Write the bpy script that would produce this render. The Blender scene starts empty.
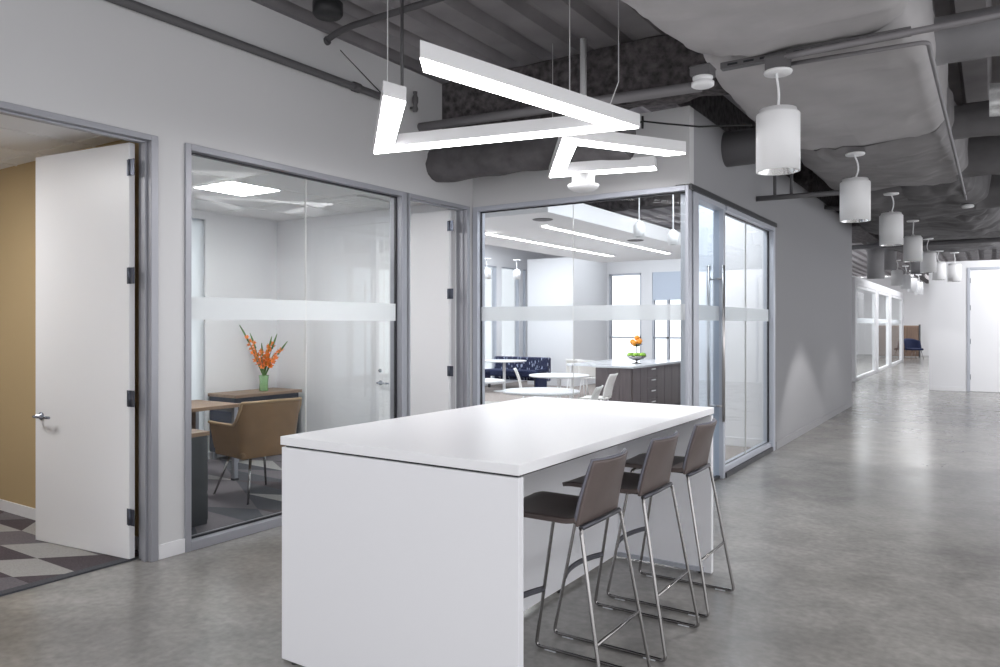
import bpy, bmesh, math, random
from mathutils import Vector, Matrix, noise
random.seed(7)
PI = math.pi
COL = bpy.context.scene.collection
SC = bpy.context.scene

# ------------------------------------------------------------------ materials
MATS = {}
def nodes(name):
    m = bpy.data.materials.new(name); m.use_nodes = True
    nt = m.node_tree; nt.nodes.clear()
    out = nt.nodes.new('ShaderNodeOutputMaterial')
    MATS[name] = m
    return m, nt, out
def mat(name, col, rough=.5, metal=0, var=0.0, scale=6.0, bump=0.0, bscale=80.0, spec=.5, stretch=None, col2=None, coat=0):
    m, nt, out = nodes(name)
    b = nt.nodes.new('ShaderNodeBsdfPrincipled')
    b.inputs['Base Color'].default_value = (*col, 1)
    b.inputs['Roughness'].default_value = rough
    b.inputs['Metallic'].default_value = metal
    b.inputs['Specular IOR Level'].default_value = spec
    b.inputs['Coat Weight'].default_value = coat
    nt.links.new(b.outputs[0], out.inputs[0])
    tc = nt.nodes.new('ShaderNodeTexCoord'); src = tc.outputs['Object']
    if stretch:
        mp = nt.nodes.new('ShaderNodeMapping'); mp.inputs['Scale'].default_value = stretch
        nt.links.new(src, mp.inputs[0]); src = mp.outputs[0]
    if var or col2:
        n = nt.nodes.new('ShaderNodeTexNoise'); n.inputs['Scale'].default_value = scale; n.inputs['Detail'].default_value = 5
        nt.links.new(src, n.inputs['Vector'])
        r = nt.nodes.new('ShaderNodeValToRGB')
        a = col2 if col2 else tuple(max(0, c*(1-var)) for c in col)
        c2 = col if col2 else tuple(min(1, c*(1+var)) for c in col)
        r.color_ramp.elements[0].color = (*a, 1); r.color_ramp.elements[0].position = .3
        r.color_ramp.elements[1].color = (*c2, 1); r.color_ramp.elements[1].position = .7
        nt.links.new(n.outputs['Fac'], r.inputs[0]); nt.links.new(r.outputs[0], b.inputs['Base Color'])
    if bump:
        n2 = nt.nodes.new('ShaderNodeTexNoise'); n2.inputs['Scale'].default_value = bscale; n2.inputs['Detail'].default_value = 4
        nt.links.new(src, n2.inputs['Vector'])
        bp = nt.nodes.new('ShaderNodeBump'); bp.inputs['Strength'].default_value = bump; bp.inputs['Distance'].default_value = .01
        nt.links.new(n2.outputs['Fac'], bp.inputs['Height']); nt.links.new(bp.outputs[0], b.inputs['Normal'])
    return m
def emit(name, col, s):
    m, nt, out = nodes(name)
    e = nt.nodes.new('ShaderNodeEmission'); e.inputs[0].default_value = (*col, 1); e.inputs[1].default_value = s
    nt.links.new(e.outputs[0], out.inputs[0]); return m
def glass(name, tint=(.975,.99,.99), refl=.2):
    m, nt, out = nodes(name)
    t = nt.nodes.new('ShaderNodeBsdfTransparent'); t.inputs[0].default_value = (*tint, 1)
    g = nt.nodes.new('ShaderNodeBsdfGlossy'); g.inputs['Roughness'].default_value = .01; g.inputs[0].default_value = (1,1,1,1)
    f = nt.nodes.new('ShaderNodeFresnel'); f.inputs[0].default_value = 1.35
    mx = nt.nodes.new('ShaderNodeMixShader')
    mul = nt.nodes.new('ShaderNodeMath'); mul.operation = 'MULTIPLY'; mul.inputs[1].default_value = refl
    nt.links.new(f.outputs[0], mul.inputs[0]); nt.links.new(mul.outputs[0], mx.inputs[0])
    nt.links.new(t.outputs[0], mx.inputs[1]); nt.links.new(g.outputs[0], mx.inputs[2]); nt.links.new(mx.outputs[0], out.inputs[0])
    return m
def frosted(name):
    m, nt, out = nodes(name)
    t = nt.nodes.new('ShaderNodeBsdfTransparent'); t.inputs[0].default_value = (.97,.98,.98,1)
    d = nt.nodes.new('ShaderNodeBsdfDiffuse'); d.inputs[0].default_value = (.91,.93,.945,1)
    tl = nt.nodes.new('ShaderNodeBsdfTranslucent'); tl.inputs[0].default_value = (.91,.93,.945,1)
    a = nt.nodes.new('ShaderNodeMixShader'); a.inputs[0].default_value = .5
    b = nt.nodes.new('ShaderNodeMixShader'); b.inputs[0].default_value = .72
    nt.links.new(d.outputs[0], a.inputs[1]); nt.links.new(tl.outputs[0], a.inputs[2])
    nt.links.new(t.outputs[0], b.inputs[1]); nt.links.new(a.outputs[0], b.inputs[2]); nt.links.new(b.outputs[0], out.inputs[0])
    return m
def concrete():
    m, nt, out = nodes('concrete')
    b = nt.nodes.new('ShaderNodeBsdfPrincipled'); nt.links.new(b.outputs[0], out.inputs[0])
    tc = nt.nodes.new('ShaderNodeTexCoord')
    def noi(s, d, dist=0.0):
        n = nt.nodes.new('ShaderNodeTexNoise'); n.inputs['Scale'].default_value = s; n.inputs['Detail'].default_value = d
        n.inputs['Distortion'].default_value = dist; nt.links.new(tc.outputs['Object'], n.inputs['Vector']); return n
    a = noi(.9, 8, .6); c = noi(22, 6); k = noi(3.2, 8, .8)
    r = nt.nodes.new('ShaderNodeValToRGB')
    r.color_ramp.elements[0].position = .25; r.color_ramp.elements[0].color = (.235,.226,.214,1)
    r.color_ramp.elements[1].position = .72; r.color_ramp.elements[1].color = (.335,.325,.31,1)
    nt.links.new(a.outputs['Fac'], r.inputs[0])
    r2 = nt.nodes.new('ShaderNodeValToRGB')
    r2.color_ramp.elements[0].position = .35; r2.color_ramp.elements[0].color = (.86,.86,.86,1)
    r2.color_ramp.elements[1].position = .7; r2.color_ramp.elements[1].color = (1.08,1.08,1.07,1)
    nt.links.new(k.outputs['Fac'], r2.inputs[0])
    r3 = nt.nodes.new('ShaderNodeValToRGB')
    r3.color_ramp.elements[0].position = .3; r3.color_ramp.elements[0].color = (.85,.85,.85,1)
    r3.color_ramp.elements[1].position = .75; r3.color_ramp.elements[1].color = (1.12,1.12,1.12,1)
    nt.links.new(c.outputs['Fac'], r3.inputs[0])
    def mul(x, y):
        q = nt.nodes.new('ShaderNodeMix'); q.data_type = 'RGBA'; q.blend_type = 'MULTIPLY'; q.inputs[0].default_value = 1
        nt.links.new(x, q.inputs[6]); nt.links.new(y, q.inputs[7]); return q.outputs[2]
    o = mul(mul(r.outputs[0], r2.outputs[0]), r3.outputs[0])
    nt.links.new(o, b.inputs['Base Color'])
    rr = nt.nodes.new('ShaderNodeMapRange'); rr.inputs[3].default_value = .16; rr.inputs[4].default_value = .30
    nt.links.new(k.outputs['Fac'], rr.inputs[0]); nt.links.new(rr.outputs[0], b.inputs['Roughness'])
    b.inputs['Specular IOR Level'].default_value = .6
    bp = nt.nodes.new('ShaderNodeBump'); bp.inputs['Strength'].default_value = .008; bp.inputs['Distance'].default_value = .01
    nt.links.new(k.outputs['Fac'], bp.inputs['Height']); nt.links.new(bp.outputs[0], b.inputs['Normal'])
    return m
def pattern_fabric():
    m, nt, out = nodes('booth_fabric')
    b = nt.nodes.new('ShaderNodeBsdfPrincipled'); b.inputs['Roughness'].default_value = .9; nt.links.new(b.outputs[0], out.inputs[0])
    tc = nt.nodes.new('ShaderNodeTexCoord'); mp = nt.nodes.new('ShaderNodeMapping'); mp.inputs['Scale'].default_value = (16,16,5)
    nt.links.new(tc.outputs['Object'], mp.inputs[0])
    v = nt.nodes.new('ShaderNodeTexVoronoi'); v.inputs['Scale'].default_value = 1.3
    nt.links.new(mp.outputs[0], v.inputs['Vector'])
    r = nt.nodes.new('ShaderNodeValToRGB'); r.color_ramp.interpolation = 'CONSTANT'
    r.color_ramp.elements[0].color = (.40,.44,.58,1); r.color_ramp.elements[1].position = .30; r.color_ramp.elements[1].color = (.018,.024,.065,1)
    nt.links.new(v.outputs['Distance'], r.inputs[0]); nt.links.new(r.outputs[0], b.inputs['Base Color'])
    return m

M = MATS
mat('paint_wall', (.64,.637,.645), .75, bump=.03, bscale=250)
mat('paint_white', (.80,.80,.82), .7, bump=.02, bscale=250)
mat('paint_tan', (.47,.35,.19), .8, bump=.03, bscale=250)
mat('paint_corridor_shade', (.33,.33,.345), .75, bump=.03, bscale=250)  # darker than the left wall: its missing daylight is put into the colour
mat('door_white', (.86,.86,.88), .38)
mat('laminate', (.84,.84,.87), .32)
mat('laminate_top', (.88,.88,.90), .30)
mat('alu', (.36,.365,.40), .42, .3)
mat('alu_light', (.52,.54,.60), .40, .25)
mat('dark_gap', (.02,.02,.025), .6)
mat('steel_dark', (.09,.10,.13), .35, .8)
mat('chrome', (.33,.32,.315), .2, 1)
mat('handle_metal', (.30,.32,.38), .22, 1)
mat('steel_brushed', (.55,.52,.51), .3, 1)
mat('seat_taupe', (.125,.098,.092), .33, var=.06, scale=20)
mat('seat_edge', (.14,.14,.17), .35)
mat('footrest', (.09,.09,.105), .35, .7)
mat('glide', (.7,.72,.75), .4)
mat('deck_steel', (.30,.285,.295), .75, var=.18, scale=2)
mat('fireproof', (.10,.09,.093), .95, var=.6, scale=14, bump=1.0, bscale=40)
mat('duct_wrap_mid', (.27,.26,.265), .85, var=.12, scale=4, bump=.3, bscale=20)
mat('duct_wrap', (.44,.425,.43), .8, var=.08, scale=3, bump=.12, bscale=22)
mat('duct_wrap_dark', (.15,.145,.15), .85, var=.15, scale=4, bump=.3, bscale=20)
mat('duct_metal', (.27,.265,.275), .6, .2, var=.1, scale=3)
mat('duct_insulated', (.12,.113,.118), .9, var=.25, scale=6, bump=.7, bscale=18)
mat('foil', (.62,.62,.62), .5, .3, var=.2, scale=20, bump=.6, bscale=30)
mat('pipe_dark', (.10,.097,.102), .6)
mat('pipe_grey', (.24,.23,.24), .5, .2)
mat('strut', (.15,.145,.15), .5, .4)
mat('white_metal', (.88,.88,.89), .4)
mat('reflector', (.85,.85,.85), .15, .9)
mat('black_plastic', (.02,.02,.022), .5)
mat('cable', (.72,.72,.72), .5)
mat('cable_black', (.015,.015,.015), .6)
mat('cloud_white', (.88,.88,.89), .85)
mat('tile_ceiling', (.80,.80,.81), .9, bump=.1, bscale=120)
mat('tile_grid', (.80,.80,.80), .6)
mat('carpet_dark', (.075,.060,.068), .95, var=.25, scale=90, bump=.4, bscale=300)
mat('carpet_mid', (.15,.135,.15), .95, var=.2, scale=90, bump=.4, bscale=300)
mat('carpet_light', (.36,.35,.34), .95, var=.12, scale=90, bump=.4, bscale=300)
mat('carpet_slate', (.07,.073,.085), .95, var=.2, scale=90, bump=.4, bscale=300)
mat('carpet_brown', (.30,.26,.24), .95, var=.2, scale=60)
mat('wood_top', (.30,.20,.135), .45, col2=(.22,.145,.10), scale=3, stretch=(12,1,12))
mat('wood_face', (.22,.145,.105), .5, col2=(.16,.105,.08), scale=3, stretch=(9,9,.8))
mat('wood_grey', (.16,.135,.14), .4, col2=(.12,.102,.108), scale=3, stretch=(14,14,.8))
mat('charcoal', (.035,.037,.042), .35)
mat('navy', (.018,.022,.045), .45)
mat('tan_leather', (.22,.125,.058), .5, var=.12, scale=5, bump=.08, bscale=120)
mat('tan_leather_edge', (.36,.24,.13), .5)
mat('navy_fabric', (.010,.018,.065), .8)
mat('stone_top', (.62,.64,.68), .15)
mat('white_plastic', (.80,.79,.77), .4)
mat('table_white', (.78,.79,.81), .35)
mat('leaf', (.08,.20,.035), .5, var=.3, scale=30)
mat('orange_petal', (.90,.25,.03), .8, var=.2, scale=40)
mat('orange_fruit', (.90,.33,.03), .45, bump=.1, bscale=200)
mat('apple_green', (.28,.52,.06), .35, var=.15, scale=20)
mat('shade_fabric', (.56,.62,.72), .9)
mat('exterior_glow', (.9,.92,.95), .8)
mat('glazing_dark', (.015,.015,.02), .4)
emit('light_strip', (1,.985,1), 8)
emit('light_panel', (1,.99,.97), 22)
emit('light_line', (1,.98,.97), 11)
emit('lamp_inner', (1,.98,.95), 3.0)
emit('lamp_small', (1,.97,.93), 4.0)
glass('glass'); glass('glass_blue', (.90,.95,.99), .25); glass('glass_outer', (.97,.985,1), .8)
frosted('frost')
concrete(); pattern_fabric()
m_, nt_, out_ = nodes('vase_glass')
b_ = nt_.nodes.new('ShaderNodeBsdfPrincipled'); b_.inputs['Base Color'].default_value = (.45,.75,.40,1); b_.inputs['Roughness'].default_value = .05; b_.inputs['Alpha'].default_value = .45
nt_.links.new(b_.outputs[0], out_.inputs[0])

# ------------------------------------------------------------------ mesh builder
class MB:
    def __init__(s): s.v = []; s.f = []; s.mi = []; s.sm = []
    def add(s, vs, fs, mi=0, sm=False):
        o = len(s.v); s.v += [tuple(v) for v in vs]
        for f in fs: s.f.append(tuple(i+o for i in f)); s.mi.append(mi); s.sm.append(sm)
        return s
    def box(s, x0, x1, y0, y1, z0, z1, mi=0):
        if x0 > x1: x0, x1 = x1, x0
        if y0 > y1: y0, y1 = y1, y0
        v = [(x0,y0,z0),(x1,y0,z0),(x1,y1,z0),(x0,y1,z0),(x0,y0,z1),(x1,y0,z1),(x1,y1,z1),(x0,y1,z1)]
        return s.add(v, [(0,3,2,1),(4,5,6,7),(0,1,5,4),(1,2,6,5),(2,3,7,6),(3,0,4,7)], mi)
    def prism(s, poly, z0, z1, mi=0):
        n = len(poly)
        a = sum(poly[i][0]*poly[(i+1)%n][1]-poly[(i+1)%n][0]*poly[i][1] for i in range(n))
        if a < 0: poly = poly[::-1]
        v = [(x,y,z0) for x,y in poly]+[(x,y,z1) for x,y in poly]
        return s.add(v, [tuple(range(n))[::-1], tuple(range(n,2*n))]+[(i,(i+1)%n,n+(i+1)%n,n+i) for i in range(n)], mi)
    def tube(s, pts, r, seg=12, mi=0, cap=True, rs=None):
        pts = [Vector(p) for p in pts]; n = len(pts); vs = []; fs = []
        up = None
        for i, p in enumerate(pts):
            t = (pts[min(i+1,n-1)]-pts[max(i-1,0)]).normalized()
            if up is None:
                up = Vector((0,0,1)) if abs(t.z) < .9 else Vector((1,0,0))
            a = (up - t*up.dot(t)).normalized(); b = t.cross(a); up = a
            rr = rs[i] if rs else r
            for k in range(seg):
                th = 2*PI*k/seg; vs.append(p+(a*math.cos(th)+b*math.sin(th))*rr)
        for i in range(n-1):
            for k in range(seg):
                k2 = (k+1)%seg; fs.append((i*seg+k, i*seg+k2, (i+1)*seg+k2, (i+1)*seg+k))
        s.add(vs, fs, mi, True)
        if cap:
            o = len(s.v)-n*seg
            s.f.append(tuple(o+k for k in range(seg))[::-1]); s.mi.append(mi); s.sm.append(False)
            s.f.append(tuple(o+(n-1)*seg+k for k in range(seg))); s.mi.append(mi); s.sm.append(False)
        return s
    def lathe(s, prof, cx=0, cy=0, seg=32, mi=0, sm=True, mis=None):
        vs = []; n = len(prof)
        for r, z in prof:
            for k in range(seg):
                th = 2*PI*k/seg; vs.append((cx+max(r,1e-4)*math.cos(th), cy+max(r,1e-4)*math.sin(th), z))
        for i in range(n-1):
            fs = [(i*seg+k, i*seg+(k+1)%seg, (i+1)*seg+(k+1)%seg, (i+1)*seg+k) for k in range(seg)]
            if i == 0: base = len(s.v); s.add(vs, fs, mis[0] if mis else mi, sm)
            else:
                for f in fs: s.f.append(tuple(base+q for q in f)); s.mi.append(mis[i] if mis else mi); s.sm.append(sm)
        return s
    def ball(s, c, r, seg=14, mi=0, sq=(1,1,1)):
        prof = []; vs = []; fs = []; R = seg//2
        for i in range(R+1):
            a = PI*i/R
            for k in range(seg):
                th = 2*PI*k/seg; vs.append((c[0]+r*sq[0]*max(math.sin(a),.001)*math.cos(th), c[1]+r*sq[1]*max(math.sin(a),.001)*math.sin(th), c[2]-r*sq[2]*math.cos(a)))
        for i in range(R):
            for k in range(seg): fs.append((i*seg+k, i*seg+(k+1)%seg, (i+1)*seg+(k+1)%seg, (i+1)*seg+k))
        return s.add(vs, fs, mi, True)
    def grid(s, fn, nu, nv, mi=0, sm=True, thick=None):
        P = [[Vector(fn(i/(nu), j/(nv))) for j in range(nv+1)] for i in range(nu+1)]
        if thick is None:
            vs = [p for r in P for p in r]
            return s.add(vs, [(i*(nv+1)+j,(i+1)*(nv+1)+j,(i+1)*(nv+1)+j+1,i*(nv+1)+j+1) for i in range(nu) for j in range(nv)], mi, sm)
        N = [[None]*(nv+1) for _ in range(nu+1)]
        for i in range(nu+1):
            for j in range(nv+1):
                du = P[min(i+1,nu)][j]-P[max(i-1,0)][j]; dv = P[i][min(j+1,nv)]-P[i][max(j-1,0)]
                N[i][j] = du.cross(dv).normalized()
        vs = [p for r in P for p in r]+[P[i][j]-N[i][j]*thick for i in range(nu+1) for j in range(nv+1)]
        o = (nu+1)*(nv+1); idx = lambda i,j: i*(nv+1)+j
        fs = []
        for i in range(nu):
            for j in range(nv):
                fs.append((idx(i,j),idx(i+1,j),idx(i+1,j+1),idx(i,j+1)))
                fs.append((o+idx(i,j),o+idx(i,j+1),o+idx(i+1,j+1),o+idx(i+1,j)))
        s.add(vs, fs, mi, sm)
        base = len(s.v)-len(vs); ed = []
        for i in range(nu): ed += [(idx(i,0),o+idx(i,0),o+idx(i+1,0),idx(i+1,0)),(idx(i,nv),idx(i+1,nv),o+idx(i+1,nv),o+idx(i,nv))]
        for j in range(nv): ed += [(idx(0,j),idx(0,j+1),o+idx(0,j+1),o+idx(0,j)),(idx(nu,j),o+idx(nu,j),o+idx(nu,j+1),idx(nu,j+1))]
        for f in ed: s.f.append(tuple(base+q for q in f)); s.mi.append(mi); s.sm.append(False)
        return s
    def tr(s, mx):
        s.v = [tuple(mx @ Vector(v)) for v in s.v]; return s
    def build(s, name, mats, parent=None, bevel=0, base=False, segs=2):
        me = bpy.data.meshes.new(name)
        vs = s.v; off = None
        if base:
            xs = [v[0] for v in vs]; ys = [v[1] for v in vs]; zs = [v[2] for v in vs]
            off = ((min(xs)+max(xs))/2, (min(ys)+max(ys))/2, min(zs)); vs = [(a-off[0], b-off[1], c-off[2]) for a,b,c in vs]
        me.from_pydata(vs, [], s.f); me.update()
        if not isinstance(mats, (list, tuple)): mats = [mats]
        for q in mats: me.materials.append(M[q])
        for p, mi, sm in zip(me.polygons, s.mi, s.sm): p.material_index = mi; p.use_smooth = sm
        o = bpy.data.objects.new(name, me); COL.objects.link(o)
        if off: o.location = off
        if parent: o.parent = parent
        if bevel:
            b = o.modifiers.new('bevel', 'BEVEL'); b.width = bevel; b.segments = segs; b.limit_method = 'ANGLE'; b.angle_limit = math.radians(40)
        return o
def tag(o, label, cat, group=None, kind=None):
    if label: o['label'] = label
    if cat: o['category'] = cat
    if group: o['group'] = group
    if kind: o['kind'] = kind
    return o
def thing(name, label, cat, loc=(0,0,0), rz=0, group=None, kind=None):
    o = bpy.data.objects.new(name, None); COL.objects.link(o); o.empty_display_size = .2
    o.location = loc; o.rotation_euler = (0,0,rz)
    return tag(o, label, cat, group, kind)
def struct(name, mb, m, label, cat, bevel=0):
    return tag(mb.build(name, m, bevel=bevel), label, cat, kind='structure')
def solo(name, mb, m, label, cat, group=None, bevel=0):
    return tag(mb.build(name, m, base=True, bevel=bevel), label, cat, group)
def kids(o): return [c for c in bpy.data.objects if c.parent == o]
def dup(root, loc, rz, label, group=None):
    def cp(o, par):
        c = o.copy(); COL.objects.link(c)
        if par: c.parent = par
        for ch in kids_of[o.name]: cp(ch, c)
        return c
    kids_of = {}
    def walk(o):
        kids_of[o.name] = [c for c in bpy.data.objects if c.parent == o]
        for c in kids_of[o.name]: walk(c)
    walk(root)
    r = cp(root, None); r.location = loc; r.rotation_euler = (0,0,rz)
    r['label'] = label
    if group: r['group'] = group
    return r
def arc(p0, c, p1, n=5):   # quadratic corner
    p0, c, p1 = Vector(p0), Vector(c), Vector(p1)
    return [p0*(1-t)**2+c*2*t*(1-t)+p1*t*t for t in [i/n for i in range(n+1)]]
def rounded_path(pts, r):
    pts = [Vector(p) for p in pts]; out = [pts[0]]
    for i in range(1, len(pts)-1):
        a = (pts[i-1]-pts[i]).normalized(); b = (pts[i+1]-pts[i]).normalized()
        out += arc(pts[i]+a*r, pts[i], pts[i]+b*r)
    return out+[pts[-1]]

# ------------------------------------------------------------------ measures (metres; camera stands at 0,0)
WX = -4.737; BY = 6.646; CX = -2.309; TOP = 2.876; CEIL = 2.93
T = .13

# ------------------------------------------------------------------ setting
struct('floor', MB().box(-12,6.2,-5.2,45,-.12,0), 'concrete', 'polished grey concrete floor running down the corridor', 'floor')

# left wall with openings
mb = MB()
x0, x1 = WX-T, WX
D1a, D1b = 1.86, 2.93       # door 1 frame outer
W1a, W1b = 3.158, 5.59      # window frame outer
D2a, D2b = 5.53, 6.56
mb.box(x0,x1,-5.2,D1a,0,4.08)
mb.box(x0,x1,D1b,W1a,0,4.08)
mb.box(x0,x1,D2b,BY+.12,0,3.50)
mb.box(x0,x1,D1a,D1b,TOP,4.08); mb.box(x0,x1,W1a,6.10,TOP,4.08); mb.box(x0,x1,6.10,D2b,TOP,3.50)
struct('wall_left', mb, 'paint_wall', 'tall light grey wall with two office doorways and a glazed opening', 'wall')
mb = MB(); mb.box(WX,CX,BY,BY+.12,TOP,3.6)
struct('wall_back', mb, 'paint_wall', 'light grey wall band above the wide corner glazing', 'wall')
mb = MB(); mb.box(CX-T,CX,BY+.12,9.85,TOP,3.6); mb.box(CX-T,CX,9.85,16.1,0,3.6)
struct('wall_right', mb, 'paint_corridor_shade', 'long grey corridor wall beyond the glass entrance', 'wall')
mb = MB(); mb.box(CX-T-3,CX-T,16.0,16.1,0,3.6)
struct('wall_corridor_end', mb, 'paint_white', 'white return wall at the end of the grey corridor wall', 'wall')
mb = MB()
mb.box(WX,WX+.012,D1b+.025,W1a,0.0,.10)
struct('baseboard_left', mb, 'paint_white', 'white baseboard between office door and office window', 'baseboard', .003)
mb = MB(); mb.box(CX,CX+.012,9.9,16.1,0,.10)
struct('baseboard_right', mb, 'paint_corridor_shade', 'pale baseboard along the grey corridor wall', 'baseboard', .003)

# office walls
mb = MB(); mb.box(-7.75,WX-T,3.0,3.13,0,CEIL+.1)
tanw = tag(mb.build('wall_office_divider', ['paint_tan']), 'tan painted wall inside the first office', 'wall', kind='structure')
mb = MB(); mb.box(-7.75,WX-T,3.13,3.15,0,CEIL+.1)
struct('wall_office_side', mb, 'paint_white', 'white side wall of the second office', 'wall')
mb = MB(); mb.box(-7.9,-7.75,-1,3.3,0,CEIL+.1); mb.box(-7.9,-7.75,5.44,6.62,0,CEIL+.1)
mb.box(-7.9,-7.75,3.3,5.44,2.84,CEIL+.1); mb.box(-7.9,-7.75,3.3,5.44,0,.25)
struct('wall_office_rear', mb, 'paint_white', 'white rear wall of the offices beside the outer window', 'wall')
mb = MB(); mb.box(-7.75,WX-T,6.50,6.62,0,3.2)
struct('wall_office_right', mb, 'paint_white', 'white wall behind the open second office door', 'wall')
mb = MB(); mb.box(-7.75,WX-T,-1.1,-1,0,3.2)
struct('wall_office_front', mb, 'paint_tan', 'tan wall at the near end of the first office', 'wall')
mb = MB(); mb.box(-7.75,WX-T-.06,2.988,3.0,0,.10)
struct('baseboard_office', mb, 'paint_white', 'white baseboard along the tan office wall', 'baseboard', .003)
mb = MB(); mb.box(-7.75,-6.0,6.488,6.50,0,.10); mb.box(-7.75,-7.738,5.44,6.488,0,.10)
struct('baseboard_rear_office', mb, 'paint_white', 'white baseboard in the second office', 'baseboard', .003)

def tile_ceiling(name, xa, xb, ya, yb, z, label, skip=(), ox=0, oy=0):
    mb = MB(); mb.box(xa,xb,ya,yb,z+.006,z+.03)
    g = .61
    x = xa+ox
    while x < xb: mb.box(x-.012,x+.012,ya,yb,z,z+.006,1); x += g*2 if False else g
    y = ya+oy
    while y < yb: mb.box(xa,xb,y-.012,y+.012,z-.0005,z+.006,1); y += g*2
    return tag(mb.build(name, ['tile_ceiling','tile_grid']), label, 'ceiling', kind='structure')
tile_ceiling('ceiling_office_front', -7.75, WX-T, -1, 3.0, CEIL, 'suspended white tile ceiling in the first office', ox=.3, oy=.2)
tile_ceiling('ceiling_office_rear', -7.75, WX-T, 3.15, 6.5, CEIL, 'suspended white tile ceiling in the second office', ox=.073, oy=.005)

# carpets: triangular tiles
def carpet(name, xa, xb, ya, yb, a, b, ang, palette, label, seed, org=None, force=()):
    rnd = random.Random(seed)
    mb = MB(); ca, sa = math.cos(ang), math.sin(ang)
    # clip triangles of a sheared lattice to the rectangle
    def clip(poly):
        for ax, lim, sg in ((0,xa,1),(0,xb,-1),(1,ya,1),(1,yb,-1)):
            out = []
            for i in range(len(poly)):
                p, q = poly[i], poly[(i+1)%len(poly)]
                dp, dq = (p[ax]-lim)*sg, (q[ax]-lim)*sg
                if dp >= 0: out.append(p)
                if dp*dq < 0:
                    t = dp/(dp-dq); out.append((p[0]+(q[0]-p[0])*t, p[1]+(q[1]-p[1])*t))
            poly = out
            if len(poly) < 3: return None
        return poly
    R = 26; ox, oy = org or (xa, ya)
    for i in range(-R, R):
        for j in range(-R, R):
            def P(u, v):
                x, y = u*a+v*a*.5, v*b
                return (ox+x*ca-y*sa, oy+x*sa+y*ca)
            for tri in ([P(i,j),P(i+1,j),P(i,j+1)], [P(i+1,j),P(i+1,j+1),P(i,j+1)]):
                c = clip(tri); k = rnd.choice(palette); gx = sum(p[0] for p in tri)/3; gy = sum(p[1] for p in tri)/3
                for fx_, fy_, fk in force:
                    if abs(gx-fx_) < .19 and abs(gy-fy_) < .1: k = fk
                if c: mb.add([(x,y,.008) for x,y in c], [tuple(range(len(c)))], k)
    mb.box(xa,xb,ya,yb,-.001,.0075,0)
    return tag(mb.build(name, ['carpet_dark','carpet_mid','carpet_light','carpet_slate']), label, 'floor', kind='structure')
carpet('floor_office_front', -7.75, WX-T-.06, -1, 2.99, .55, .27, 0, [0,1,2,2,0,1,2], 'triangle patterned carpet in the first office', 5, (-5.43,2.51), ((-5.15,2.6,0),(-5.7,2.6,2),(-5.45,2.69,2),(-5.2,2.42,2),(-5.45,2.33,2),(-5.7,2.42,0),(-4.95,2.33,0),(-4.9,2.7,0)))
carpet('floor_office_rear', -7.75, WX-T-.06, 3.15, 6.5, 1.2, .30, -.05, [1,1,0,3,1,3,2,1,3], 'striped grey carpet in the second office', 9)
struct('trim_1', MB().box(WX-T-.07,WX-T+.0,D1a+.05,D1b-.05,.0,.011), 'carpet_slate', 'dark carpet edge strip in the first doorway', 'trim')
struct('floor_glass_room', MB().box(-11,CX-.14,BY+.13,9.88,-.001,.008).box(-11,-3.43,9.88,16.0,-.001,.008).box(-11,-5.4,16.0,19,-.001,.008), 'carpet_brown', 'brownish carpet in the glazed meeting space', 'floor')

# ---- door frames / windows on left wall
def frame_x(name, ya, yb, w, parent, sill=False, z1=TOP, xa=WX-T-.005, xb=WX+.018, m='alu', stop=True):
    mb = MB()
    mb.box(xa,xb,ya,ya+w,0,z1); mb.box(xa,xb,yb-w,yb,0,z1); mb.box(xa,xb,ya+w,yb-w,z1-w,z1)
    if sill: mb.box(xa,xb,ya+w,yb-w,0,.07)
    if stop:
        c = (xa+xb)/2
        mb.box(c-.025,c+.025,ya+w,ya+w+.016,0,z1-w); mb.box(c-.025,c+.025,yb-w-.016,yb-w,0,z1-w); mb.box(c-.025,c+.025,ya+w,yb-w,z1-w-.016,z1-w)
    return mb.build(name, m, parent, bevel=.003)

def lever(parent, loc, mx, rose_only=False):
    mb = MB()
    mb.lathe([(0,0),(.026,0),(.026,.008),(.012,.010),(.012,.045),(0,.045)], seg=20)
    mb.tube([(0,0,.04),(.03,0,.045),(.12,0,.045)], .009, 10)
    mb.tr(mx); o = mb.build('handle', 'chrome', parent); o.location = loc; return o
def hinge(parent, loc):
    mb = MB(); mb.box(-.03,.0,-.002,.003,-.055,.055); mb.tube([(0,0,-.055),(0,0,.055)], .009, 10); mb.box(-.002,.003,0,.04,-.055,.055)
    o = mb.build('hinge', 'steel_dark', parent); o.location = loc; return o

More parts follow.
